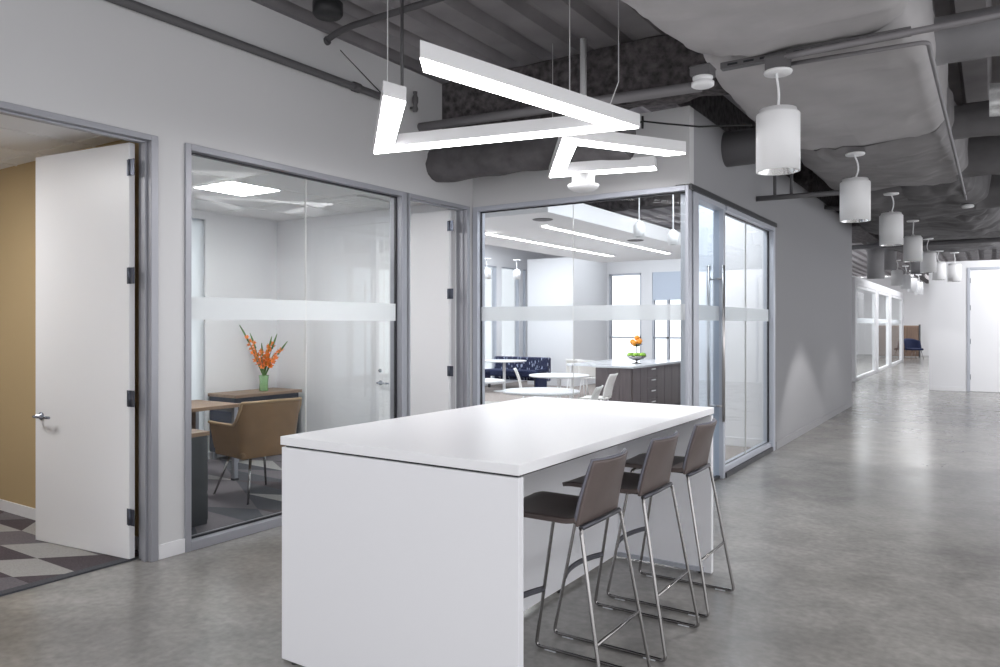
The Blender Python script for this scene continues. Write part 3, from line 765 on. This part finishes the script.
# ------------------------------------------------------------------ ceiling services
# struts with boxes
def strut(y, xa, xb, z, label):
    mb = MB(); mb.box(xa,xb,y-.03,y+.03,z,z+.045)
    x = xa+.05
    while x < xb-.1: mb.box(x,x+.07,y-.0315,y-.030,z+.015,z+.03,1); x += .11
    return solo('strut_channel', mb, ['strut','glazing_dark'], label, 'pipe', 'metal channels under the duct')
strut(5.28,-1.60,-.42,3.40,'slotted metal channel above the nearest pendant')
mb = MB(); mb.tube([(-1.15,5.18,3.375),(-1.0,5.18,3.38),(.5,5.18,3.385),(6.0,5.18,3.385)], .022, 10)
solo('conduit', mb, 'pipe_grey', 'long straight conduit beside the slotted channel at upper right', 'pipe', 'conduits under the wrapped duct')
mb = MB(); mb.tube(rounded_path([(-1.15,5.32,3.37),(-.335,5.42,3.385),(-.335,5.60,3.37),(-.30,12.3,3.33),(-.285,12.32,3.27)], .06), .015, 10)
solo('conduit', mb, 'pipe_grey', 'thin conduit bending toward the far end at right', 'pipe', 'conduits under the wrapped duct')
for x, lab in ((-1.205,'grey electrical box above the nearest pendant'),(-1.69,'grey electrical box at the left end of the channel')):
    mb = MB(); yb_ = 5.16 if x > -1.4 else 5.07
    mb.box(x-.07,x+.07,yb_,yb_+.14,3.305 if x > -1.4 else 3.332,3.40); mb.box(x-.075,x+.075,yb_-.005,yb_+.145,3.385,3.392)
    solo('junction_box', mb, 'strut', lab, 'box', 'electrical boxes on the ceiling channel', bevel=.004)
mb = MB(); mb.lathe([(0,3.262),(.065,3.262),(.078,3.27),(.078,3.293),(.060,3.298),(.060,3.315),(.07,3.318),(.07,3.33),(0,3.33)], -1.69, 5.14, 30)
solo('smoke_detector', mb, 'white_metal', 'round white detector on the left electrical box', 'detector')
mb = MB(); mb.lathe([(0,3.235),(.07,3.235),(.08,3.25),(.07,3.275),(0,3.28)], -.285, 12.32, 24)
solo('ceiling_sensor', mb, 'white_metal', 'small white disc at the end of the thin bent conduit', 'detector')

# wrapped duct segments: one long sagging duct, cut at the hangers
DK = [(2.4,-1.08,.66,3.40,4.0),(5.28,-1.10,.69,3.44,4.0),(8.17,-1.06,.70,3.375,3.98),(11.0,-1.0,.74,3.35,3.95),(14.1,-.95,.95,3.37,3.95),(17.2,-.9,1.1,3.37,3.95),(20.9,-.9,1.15,3.38,3.95)]
HANG = [k[0] for k in DK]
def dprof(y):
    for a, b in zip(DK, DK[1:]):
        if y <= b[0]:
            t = (y-a[0])/(b[0]-a[0]); return [a[i]+(b[i]-a[i])*t for i in range(1,5)]
    return DK[-1][1:]
def wrapped(ya, yb, label, m='duct_wrap', amp=.02, n=64):
    def fn(u, v):
        y = ya+(yb-ya)*u; cx, hw, zb, zt = dprof(y)
        dist = min(abs(y-h) for h in HANG); mid = math.sin(PI*u)
        crease = math.exp(-(dist/.09)**2); near = math.exp(-(dist/.45)**2)
        a = 2*PI*v-PI/2; w = hw+.05*mid-.035*crease; zc = (zb+zt)/2; hh = (zt-zb)/2
        ca, sa = math.cos(a), math.sin(a); e = .42
        x = cx+w*math.copysign(abs(ca)**e, ca); z = zc+hh*math.copysign(abs(sa)**e, sa)
        if sa < 0: z += (.03*crease-.045*mid*(1-.5*abs(ca)))*abs(sa)**.4
        nz = noise.noise(Vector((x*1.5, y*.9, z*1.5)))*amp*2.0+noise.noise(Vector((x*4.5, y*3.2, z*4.5)))*amp*.8
        f = x+.5*noise.noise(Vector((x*1.2, y*.7, 3)))
        nz += amp*.9*near*noise.noise(Vector((f*9, y*1.2, z*6+7)))*1.6
        rd = max(0, 1-abs(noise.noise(Vector((x*1.0+.6*y, y*2.3-.5*x, 5.5))))*7)
        nz += amp*.8*rd**2
        return (x+nz*ca, y, z+nz*(sa if sa < 0 else .3))
    mb = MB(); mb.grid(fn, n, 120)
    return tag(mb.build('wrapped_duct', m), label, 'duct', 'cloth wrapped ceiling ducts')
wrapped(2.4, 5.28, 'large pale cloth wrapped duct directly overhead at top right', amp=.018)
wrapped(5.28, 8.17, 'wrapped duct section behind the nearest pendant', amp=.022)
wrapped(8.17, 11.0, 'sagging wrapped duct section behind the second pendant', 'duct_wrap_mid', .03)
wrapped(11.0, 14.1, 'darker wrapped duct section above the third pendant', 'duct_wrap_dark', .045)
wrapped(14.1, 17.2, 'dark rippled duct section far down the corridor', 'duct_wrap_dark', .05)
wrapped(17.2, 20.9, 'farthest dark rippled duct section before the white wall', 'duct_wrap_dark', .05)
# side branches
def xduct(y, z, r, xa, xb, m, label, name='round_duct', grp='round ducts off the main duct', wob=0.0, rings=False, seed=0):
    n = 40; pts = [(xa+(xb-xa)*i/n, y, z) for i in range(n+1)]
    mb = MB(); seg = 28; vs = []; fs = []
    for i, p in enumerate(pts):
        for k in range(seg):
            a = 2*PI*k/seg; rr = r+wob*noise.noise(Vector((p[0]*3+seed, math.cos(a)*2, math.sin(a)*2+seed)))+(.006 if rings and i % 5 == 0 else 0)
            vs.append((p[0], y+rr*math.cos(a), z+rr*math.sin(a)))
    for i in range(n):
        for k in range(seg): fs.append((i*seg+k, i*seg+(k+1)%seg, (i+1)*seg+(k+1)%seg, (i+1)*seg+k))
    mb.add(vs, fs, 0, True)
    o = len(mb.v)-len(vs)
    mb.f.append(tuple(range(seg))); mb.mi.append(0); mb.sm.append(False)
    mb.f.append(tuple(range(n*seg,(n+1)*seg))[::-1]); mb.mi.append(0); mb.sm.append(False)
    return tag(mb.build(name, m), label, 'duct', grp)
xduct(6.35, 3.68, .17, -.42, 6.0, 'duct_metal', 'smooth round duct running right from the wrapped duct', rings=True)
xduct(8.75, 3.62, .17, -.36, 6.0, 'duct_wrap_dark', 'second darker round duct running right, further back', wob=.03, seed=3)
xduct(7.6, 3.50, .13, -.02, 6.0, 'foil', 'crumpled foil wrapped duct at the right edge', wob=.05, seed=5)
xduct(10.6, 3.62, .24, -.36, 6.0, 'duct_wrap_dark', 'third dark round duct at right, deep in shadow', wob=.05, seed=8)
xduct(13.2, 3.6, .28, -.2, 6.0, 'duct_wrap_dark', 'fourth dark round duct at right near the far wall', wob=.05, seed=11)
xduct(6.0, 3.21, .165, -5.1, -2.62, 'duct_insulated', 'insulated round duct crossing in front of the corner wall', wob=.03, seed=2, grp='round ducts by the corner wall')
xduct(7.78, 3.42, .18, -3.4, -1.80, 'pipe_dark', 'dark round duct stub coming out above the corridor wall', grp='round ducts by the corner wall')
# beam
mb = MB()
def lump(x0,x1,y0,y1,z0,z1):
    def side(fn, nu, nv): mb.grid(fn, nu, nv)
    jit = lambda x,y,z: noise.noise(Vector((x*5,y*5,z*5)))*.03
    def ff(u, v):
        p = v*2*((y1-y0)+(z1-z0)); a = y1-y0; b = z1-z0
        if p < a: y, z = y0+p, z0
        elif p < a+b: y, z = y1, z0+(p-a)
        elif p < 2*a+b: y, z = y1-(p-a-b), z1
        else: y, z = y0, z1-(p-2*a-b)
        x = x0+(x1-x0)*u; j = jit(x,y,z)
        return (x, y+j*(1 if y > (y0+y1)/2 else -1), z+j*(-1 if z < (z0+z1)/2 else .2))
    mb.grid(ff, 150, 24)
lump(-11,-1.82,6.20,6.42,3.58,3.66); lump(-11,-1.82,6.27,6.35,3.63,4.16)
struct('ceiling_beam', mb, 'fireproof', 'dark sprayed fireproofed steel beam crossing under the deck', 'beam')
mb = MB(); lump(-11,-2.3,11.9,12.2,3.6,4.16); struct('ceiling_beam_rear', mb, 'fireproof', 'second fireproofed beam above the break room', 'beam')
mb = MB(); mb.box(CX-.5,CX-.2,6.5,44,3.7,4.16); mb.box(-3.3,-2.2,16.3,19.6,3.55,4.16); struct('ceiling_girder', mb, 'fireproof', 'dark fireproofed girder above the corridor wall with added box darkening the far ceiling', 'beam')  # second box is added to hide the deck and darken the far ceiling
# pipes
GP = 'pipes below the steel deck'
mb = MB(); mb.tube([(-4.80,5.745,3.556),(-1.9,5.745,3.465)], .043, 14); solo('pipe', mb, 'pipe_grey', 'grey pipe running from the left wall toward the wrapped duct', 'pipe', GP)
mb = MB(); mb.tube([(WX+.035,2.0,3.69),(WX+.035,5.13,3.70),(WX+.035,5.42,3.70)], .032, 12); mb.tube([(WX+.035,4.78,3.70),(WX+.035,4.86,3.70)], .042, 12)
solo('pipe', mb, 'pipe_dark', 'dark pipe running along the top of the left wall', 'pipe', GP)
mb = MB(); mb.tube(rounded_path([(-4.80,4.50,4.00),(-4.62,4.50,4.06),(-4.45,4.5,4.08),(-1.8,4.5,4.10),(6,4.5,4.1)], .05), .026, 12)
mb.tube([(-4.80,4.50,4.00),(-4.72,4.50,4.02)], .036, 10)
solo('pipe', mb, 'pipe_dark', 'dark bent pipe just under the deck at top left', 'pipe', GP)
mb = MB(); mb.tube([(-3.06,6.0,3.0),(-3.06,6.0,4.16)], .03, 12)
mb.lathe([(0,2.80),(.10,2.80),(.135,2.825),(.14,2.85),(.10,2.865),(.10,2.945),(.03,2.95),(.03,3.0),(0,3.0)], -3.06, 6.0, 32)
solo('ceiling_sensor', mb, 'white_metal', 'round clear white device hanging on a pole inside the smaller light', 'detector')
mb = MB(); mb.tube([(-3.72,4.3,3.30),(-3.72,4.3,4.16)], .012, 8); solo('hanger_rod', mb, 'pipe_dark', 'thin dark rod hanging above the left end of the larger light', 'rod')
mb = MB(); mb.lathe([(0,3.665),(.02,3.665),(.03,3.69),(.02,3.73),(.03,3.76),(.03,3.80),(.018,3.83),(.022,3.86),(0,3.86)], WX+.06, 5.6, 14); mb.box(WX+.0,WX+.06,5.59,5.61,3.70,3.72)
solo('sprinkler_head', mb, 'strut', 'small upright pipe fitting on the left wall by the larger light', 'sprinkler')
mb = MB(); mb.lathe([(0,3.96),(.10,3.96),(.115,3.98),(.115,4.06),(.09,4.07),(.09,4.16),(0,4.16)], -4.25, 4.05, 28)
solo('ceiling_speaker', mb, 'black_plastic', 'black round fixture on the deck at top left', 'speaker')
mb = MB(); pts = [(-2.74,6.3,3.39),(-2.62,6.3,3.425),(-2.4,6.3,3.37),(-2.1,6.3,3.30),(-1.66,6.3,3.25)]; mb.tube(pts, .008, 6); mb.tube([(-2.62,6.3,3.36),(-2.62,6.3,3.47)], .012, 6)
solo('cable', mb, 'cable_black', 'black cable strung in front of the corner wall top', 'cable')
mb = MB(); mb.tube([(WX+.003,4.66,3.985),(-3.26,3.56,3.08)], .004, 6); solo('cable', mb, 'cable_black', 'thin slanting wire from the left wall to the larger light', 'cable')
mb = MB(); mb.tube([(CX+.002,8.95,3.07),(-1.35,9.35,3.12)], .03, 12); mb.tube([(-1.95,9.12,3.09),(-1.95,9.12,3.5)], .018, 8); mb.tube([(-2.12,9.05,3.08),(-2.12,9.05,3.5)], .018, 8); solo('pipe', mb, 'pipe_dark', 'dark pipe sticking out from the corridor wall below the wrapped duct', 'pipe', GP)
mb = MB(); mb.tube([(CX+.002,13.2,3.53),(-1.55,13.5,3.42)], .035, 12); solo('pipe', mb, 'pipe_dark', 'farther short dark pipe sticking out high from the corridor wall', 'pipe', GP)
# far services clutter
for i,(x,y,r,z0,z1,lab) in enumerate(((-2.345,20.0,.19,2.71,4.0,'large upright grey duct drop above the far glass front'),(-2.2,21.5,.16,3.0,4.1,'slim upright duct left of the far pendants'),(-1.75,23.5,.14,3.0,4.1,'slim upright duct behind the far pendants'))):
    mb = MB(); mb.lathe([(0,z0),(r,z0),(r,z1),(0,z1)], x, y, 24); tag(mb.build('round_duct', 'duct_metal'), lab, 'duct', 'upright ducts in the far corridor')
mb = MB(); mb.tube([(-2.9,18.0,3.3),(2.0,18.0,3.3)], .05, 10); solo('pipe', mb, 'pipe_dark', 'dark pipe crossing the far corridor near its end', 'pipe', GP)

# ------------------------------------------------------------------ office ceiling lights
def panel(loc, lab):
    t = thing('ceiling_light', lab, 'light', loc, group='square office ceiling lights')
    MB().box(-.285,.285,-.285,.285,.004,.008).build('diffuser', 'light_panel', t)
    mb = MB(); mb.box(-.305,.305,-.305,-.285,0,.01); mb.box(-.305,.305,.285,.305,0,.01); mb.box(-.305,-.285,-.285,.285,0,.01); mb.box(.285,.305,-.285,.285,0,.01); mb.build('frame', 'white_metal', t)
panel((-6.14,4.67,2.918), 'glowing square ceiling light in the second office')
panel((-6.3,1.4,2.918), 'square ceiling light in the first office beyond the left edge')
mb = MB(); mb.box(-.3,.3,-.3,.3,0,.008)
for k in range(6): mb.box(-.27,.27,-.27+k*.1,-.25+k*.1,-.004,0)
mb.tr(Matrix.Translation((-5.75,5.9,2.92))); solo('ceiling_vent', mb, 'tile_grid', 'square air vent in the second office ceiling', 'vent')

# ------------------------------------------------------------------ second office furniture
t = thing('desk', 'wood topped desk with wood panel front and steel leg in the second office', 'desk', (-6.78,4.2,0))
MB().box(-.38,.35,-.75,.73,.755,.79).build('desktop', 'wood_top', t, bevel=.003)
MB().box(-.35,.0,-.72,.45,.05,.754).build('panel', 'wood_face', t, bevel=.003)
l = MB().box(.29,.335,.66,.705,.03,.754).build('leg', 'alu', t, bevel=.002); MB().box(.285,.34,.655,.71,0,.03).build('foot', 'charcoal', l)
l = MB().box(-.36,-.315,.66,.705,.03,.754).build('leg', 'alu', t, bevel=.002); MB().box(-.365,-.31,.655,.71,0,.03).build('foot', 'charcoal', l)
MB().box(-.31,.29,.69,.70,.70,.754).build('apron', 'alu', t)
t = thing('pedestal_cabinet', 'charcoal pedestal with pale wood edged top just behind the office glass', 'cabinet', (-5.6,3.44,0))
MB().box(-.36,.37,-.25,.25,.01,.715).build('body', 'charcoal', t, bevel=.003)
MB().box(-.37,.385,-.26,.262,.716,.75).build('top', 'wood_top', t, bevel=.003)
for z in (.04,.27,.50): MB().box(-.352,.362,.25,.262,z,z+.21).build('drawer', 'charcoal', t, bevel=.003)
t = thing('credenza', 'low navy credenza with brown wood top against the rear wall', 'cabinet', (-7.47,5.97,0))
MB().box(-.25,.27,-.52,.46,.755,.79).build('top', 'wood_top', t, bevel=.003)
MB().box(-.24,.23,-.50,.44,.10,.754).build('body', 'navy', t, bevel=.003)
for a, b in ((-.49,-.03),(-.01,.43)):
    d = MB().box(.231,.245,a,b,.13,.70).build('door', 'charcoal', t, bevel=.002); MB().box(.246,.256,(a+b)/2-.06,(a+b)/2+.06,.62,.63).build('handle', 'alu', d)
for x in (-.22,.18):
    for y in (-.48,.40): MB().box(x,x+.04,y,y+.04,0,.10).build('leg', 'alu', t)
# arm chair
t = thing('armchair', 'tan leather bucket armchair with chrome legs behind the office glass', 'chair', (-5.76,4.60,0), math.radians(-8))
# local: faces -X
def bucket(u, v):
    a = (u-.5)*2*1.0
    s = abs(a)
    # plan shape: U from front-left arm around back to front-right arm
    th = a*PI*.5
    if s < .5:
        k = s/.5; y = math.copysign(.31*math.sin(k*PI/2)**.75, a) if s > 0 else 0; x = .27+.04*math.cos(k*PI/2)-.08*(1-math.cos(k*PI/2))
    else:
        k = (s-.5)/.5; x = .19-.02-.47*k; y = math.copysign(.31+.012*math.sin(k*PI), a)
    hb = .90
    if s < .40: top = .905-.02*s
    elif s < .58: q = (s-.40)/.18; q = q*q*(3-2*q); top = .897-(.897-.69)*q
    else: top = .69-.01*(s-.58)
    z0 = .40+.05*max(0,(s-.5)*2)
    taper = 1-.10*(1-v)
    return ((x-.02)*taper+.05*v*(1 if s < .5 else max(0,1-(s-.5)*3)), y*taper*(1-.0*v), z0+(top-z0)*v)
mb = MB(); mb.grid(bucket, 56, 14, thick=.038); mb.build('shell', 'tan_leather', t, bevel=.006)
mb = MB(); mb.tube([Vector(bucket(k/56,1))+Vector((0,0,.004)) for k in range(57)], .014, 8); mb.build('piping', 'tan_leather_edge', t)
mb = MB(); mb.grid(lambda u,v: (-.28+.50*u, (v-.5)*.56, .455+.02*math.sin(PI*u)*math.sin(PI*v)), 14, 14, thick=.07); mb.build('seat', 'tan_leather', t, bevel=.02)
for sx, sy in ((-1,-1),(-1,1),(1,-1),(1,1)):
    MB().tube([(sx*.17,sy*.17,.395),(sx*.30,sy*.27,.012)], .012, 10, rs=[.014,.009]).build('leg', 'chrome', t)
    MB().lathe([(0,0),(.014,0),(.012,.016),(0,.016)], sx*.30, sy*.27, 10).build('foot', 'black_plastic', t)
# vase with gladioli
vx, vy, vz = -7.42, 6.02, .79
t = thing('vase', 'green tinted glass vase on the brown topped credenza', 'vase', (vx,vy,vz))
mb = MB(); mb.lathe([(0,.0),(.052,.0),(.056,.01),(.050,.10),(.058,.18),(.062,.19),(.056,.188),(.046,.10),(.050,.014),(0,.012)], seg=28); mb.build('body', 'vase_glass', t)
MB().lathe([(0,.014),(.044,.014),(.040,.10),(.040,.12),(0,.12)], seg=20).build('water', 'leaf', t)
rnd = random.Random(3)
gl = [(-1.0,'leaning far left'),(-.55,'leaning left'),(-.1,'upright in the middle'),(.3,'slightly right of centre'),(.65,'leaning right'),(1.0,'leaning far right')]
for i,(k,l) in enumerate(gl):
    t = thing('gladiolus', 'orange gladiolus stem %s in the glass vase' % l, 'flower', (vx,vy,vz+.125), group='orange gladioli in the vase')
    H = (.66,.56,.44,.52,.55,.46)[i]; dx, dy = .20*k*.83+.03*rnd.uniform(-1,1), .20*k*.55
    pts = [(dx*(q/10)**1.3*1.35, dy*(q/10)**1.3*1.35, H*(q/10)) for q in range(11)]
    mb = MB(); mb.tube(pts, .005, 6, rs=[.006-.0004*q for q in range(11)])
    mb.grid(lambda u,v: (dx*.8*u+ (v-.5)*.03*math.sin(PI*min(u*1.1,1)), dy*.8*u-.03*u, .02+H*.78*u), 8, 2)
    mb.tube([pts[7],pts[9],Vector(pts[10])+Vector((dx*.12,0,.02))], .010, 8, rs=[.012,.011,.004])
    mb.build('stem', 'leaf', t)
    n = 9 if i else 7
    for q in range(n):
        f = .36+.50*q/n; p = Vector((dx*f**1.3*1.35, dy*f**1.3*1.35, H*f)); a = rnd.uniform(0,2*PI) if q % 2 else rnd.uniform(3.5,6)
        d = Vector((math.cos(a), math.sin(a), .55)).normalized(); mb = MB()
        s = Vector((0,0,1)).cross(d).normalized(); w = d.cross(s)
        L = .047*(1.15-.4*q/n)
        for z in range(6):
            b = 2*PI*z/6; e = s*math.cos(b)+w*math.sin(b); g = s*-math.sin(b)+w*math.cos(b)
            P0 = p+d*.006; P1 = p+d*L*.6+e*L*.38; P2 = p+d*L*1.0+e*L*.85
            mb.add([P0, P1+g*L*.30, P2, P1-g*L*.30], [(0,1,2,3)], 0, True)
        mb.build('blossom', 'orange_petal', t)

# ------------------------------------------------------------------ break room furniture
def round_table(x, y, r, lab, z=.74):
    t = thing('round_table', lab, 'table', (x,y,.008), group='white round tables in the break room')
    mb = MB(); mb.lathe([(0,z-.03),(r-.012,z-.03),(r,z-.018),(r,z-.004),(r-.004,z),(0,z)], seg=48); mb.build('tabletop', 'table_white', t)
    mb = MB(); mb.lathe([(0,.02),(.035,.02),(.035,z-.031),(0,z-.031)], seg=20); mb.build('column', 'white_metal', t)
    mb = MB(); mb.lathe([(0,0),(.26,0),(.25,.012),(.04,.03),(0,.03)], seg=32); mb.build('base', 'white_metal', t)
round_table(-4.87,8.35,.50,'white round table nearest the corner glazing')
round_table(-6.13,11.12,.51,'white round table in front of the kitchen counter end')
round_table(-9.70,14.9,.53,'white round table beside the patterned blue booth')
round_table(-6.62,9.36,.45,'white round table cut off at the left edge of the glazing')
def side_chair():
    t = thing('side_chair', 'x', 'chair')
    mb = MB(); mb.grid(lambda u,v: (-.22+.42*u, (v-.5)*(.44-.03*u), .445+.012*abs(2*v-1)**2-.015*max(0,.2-u)), 12, 10, thick=.018); mb.build('seat', 'white_plastic', t)
    mb = MB(); mb.grid(lambda u,v: (.19+.03*v+.08*v*v-.03*(1-(2*u-1)**2)*-1, (u-.5)*(.42-.04*v), .47+.36*v), 12, 10, thick=-.016); mb.build('backrest', 'white_plastic', t)
    mb = MB(); mb.tube([(.16,-.10,.44),(.23,-.10,.50)], .012, 8); mb.tube([(.16,.10,.44),(.23,.10,.50)], .012, 8); mb.build('bracket', 'white_metal', t)
    for sx in (-1,1):
        for sy in (-1,1): MB().tube([(sx*.15,sy*.16,.435),(sx*.22,sy*.21,.0)], .011, 8).build('leg', 'white_metal', t)
    return t
sc = side_chair(); G5 = 'white chairs around the break room tables'
tag(sc, 'white chair turned sideways left of the nearest round table', 'chair', G5); sc.location = (-6.68,11.18,.008); sc.rotation_euler = (0,0,-2.6)
for x,y,rz,l in ((-7.75,14.9,-1.3,'white chair behind the counter end, left of the pair'),(-7.25,14.6,-1.5,'white chair behind the counter end, right of the pair'),
    (-5.2,10.60,.12,'white chair seen edge on in front of the wood cabinets'),(-4.36,8.33,.25,'white chair tucked at the right of the nearest round table'),(-6.3,9.0,-1.5,'white chair at the lower left edge of the corner glazing')):
    dup(sc, (x,y,.008), rz, l)
# booth
t = thing('booth_bench', 'high backed booth bench in navy fabric with pale dashes', 'bench', (-9.98,16.05,.008))
MB().box(-.80,.80,.02,.20,.18,.77).build('backrest', 'booth_fabric', t, bevel=.03, segs=3)
MB().box(-.80,.80,-.50,.0,.30,.46).build('seat', 'navy_fabric', t, bevel=.03)
MB().box(.72,.80,-.46,.0,.0,.50).build('side_panel', 'navy_fabric', t, bevel=.02)
for x in (-.7,.66): MB().box(x,x+.05,-.4,-.35,0,.30).build('leg', 'charcoal', t)
t = thing('booth_bench', 'second navy booth bench cut off at the left edge of the glazing', 'bench', (-10.6,14.4,.008), PI/2)
MB().box(-.5,.5,.02,.20,.18,.80).build('backrest', 'booth_fabric', t, bevel=.03, segs=3)
MB().box(-.5,.5,-.50,.0,.30,.46).build('seat', 'navy_fabric', t, bevel=.03)
# kitchen counter
t = thing('kitchen_counter', 'grey brown wood kitchen counter with pale stone top', 'counter', (-5.0,11.53,.008))
MB().box(-.70,.06,-.04,2.65,.862,.90).box(-1.30,-.70,.17,2.65,.862,.90).build('countertop', 'stone_top', t, bevel=.004)
MB().box(-.66,.0,.03,2.6,.10,.861).build('body', 'wood_grey', t, bevel=.003)
MB().box(-.62,-.04,.07,2.55,.0,.10).build('plinth', 'charcoal', t)
for k,(a,b) in enumerate(((-.655,-.44),(-.435,-.22),(-.215,-.002))): MB().box(a,b,.012,.029,.11,.855).build('panel', 'wood_grey', t, bevel=.002)
for a in (.035,.36):
    d = MB().box(.001,.018,a,a+.315,.11,.855).build('door', 'wood_grey', t, bevel=.002)
for z in (.11,.30,.49,.68):
    d = MB().box(.001,.018,.685,1.10,z,z+.178).build('drawer', 'wood_grey', t, bevel=.002)
    MB().tube([(.035,.83,z+.13),(.035,.99,z+.13)], .011, 8).build('handle', 'white_metal', d)
for a in (1.11,1.48,1.85,2.22):
    d = MB().box(.001,.018,a,a+.36,.11,.855).build('door', 'wood_grey', t, bevel=.002)
MB().box(-1.28,-1.24,.25,.29,0,.861).build('leg', 'white_metal', t)
# fruit stand
fx, fy, fz = -5.25, 12.35, .908
t = thing('fruit_stand', 'two tier wire fruit stand on the pale kitchen counter', 'bowl', (fx,fy,fz))
mb = MB(); mb.lathe([(0,.0),(.09,.0),(.08,.01),(.02,.02),(.015,.05),(.02,.055),(.12,.08),(.18,.14),(.175,.14),(.115,.088),(0,.065)], seg=32); mb.build('lower_bowl', 'chrome', t)
mb = MB(); mb.tube([(0,0,.06),(0,0,.34)], .008, 8); mb.build('stem', 'chrome', t)
mb = MB(); mb.lathe([(0,.30),(.05,.305),(.10,.34),(.11,.35),(.095,.345),(0,.31)], seg=28); mb.build('upper_bowl', 'chrome', t)
k = 0
for dx, dy, dz, l in ((-.075,0,.385,'left'),(.06,-.03,.385,'right'),(-.005,-.07,.365,'front'),(.03,.07,.40,'rear'),(.01,0,.455,'top')):
    o = MB().ball((0,0,0), .048, 16).build('orange', 'orange_fruit'); o.location = (fx+dx,fy+dy,fz+dz); tag(o, 'orange on the upper tier of the fruit stand, %s one' % l, 'fruit', 'oranges on the fruit stand')
for i in range(8):
    a = i*PI/4+.2; o = MB().ball((0,0,0), .045, 14, 0, (1,1,.9)).build('green_apple', 'apple_green'); o.location = (fx+.125*math.cos(a),fy+.125*math.sin(a),fz+.155)
    tag(o, 'green apple in the lower bowl of the fruit stand', 'fruit', 'green apples in the fruit stand')

# ------------------------------------------------------------------ lights
def area(loc, rot, sx, sy, e, col=(1,1,1)):  # added fill lamps without fittings, brightening the rooms
    l = bpy.data.lights.new('added_fill', 'AREA'); l.shape = 'RECTANGLE'; l.size = sx; l.size_y = sy; l.energy = e; l.color = col
    o = bpy.data.objects.new('added_fill', l); COL.objects.link(o); o.location = loc; o.rotation_euler = rot; return o
area((3.0,2.0,3.9),(0,0,0),4,6,80,(.97,.98,1))
area((-1.8,-1.5,3.9),(0,0,0),4,3,50,(.97,.98,1))
area((3.2,18.3,3.7),(math.radians(70),0,0),4.6,.6,165,(.97,.98,1))  # added far wall washer, lit side turned away from floor reflections
area((-2.2,30,3.6),(0,0,0),1.2,10,80,(.97,.98,1))
area((-2.2,40,3.9),(0,0,0),3,3,120,(.97,.98,1))
area((-9.2,12,3.7),(0,0,0),2,8,190,(.90,.94,1))
area((-3.4,12.5,3.9),(0,0,0),1.2,5,45,(.93,.96,1))
area((-6,17.2,3.9),(0,0,0),5,1.6,50,(.90,.94,1))
area((-2.95,8.4,3.7),(0,0,0),.7,2.4,55,(.90,.94,1))  # added fill for the white wall behind the side panel
area((-4.7,29,3.1),(0,0,0),1.5,10,150,(.97,.98,1))

w = bpy.data.worlds.new('sky'); SC.world = w; w.use_nodes = True
bg = w.node_tree.nodes['Background']; bg.inputs[0].default_value = (.96,.97,1,1); bg.inputs[1].default_value = 1.25

# ------------------------------------------------------------------ camera
cd = bpy.data.cameras.new('camera'); cam = bpy.data.objects.new('camera', cd); COL.objects.link(cam)
cam.location = (0,0,1.6); cam.rotation_euler = (PI/2,0,.5828); cd.sensor_width = 36; cd.lens = 746.6*36/1000; cd.shift_y = -.009; cd.clip_start = .05; cd.clip_end = 200
SC.camera = cam
vs = SC.view_settings; vs.view_transform = 'Standard'; vs.look = 'None'; vs.gamma = 1; vs.exposure = .88; vs.use_curve_mapping = False
SC.cycles.max_bounces = 10; SC.cycles.transparent_max_bounces = 16; SC.cycles.diffuse_bounces = 5; SC.cycles.glossy_bounces = 4
SC.cycles.use_denoising = True; SC.cycles.sample_clamp_indirect = 6; SC.cycles.caustics_reflective = False; SC.cycles.caustics_refractive = False
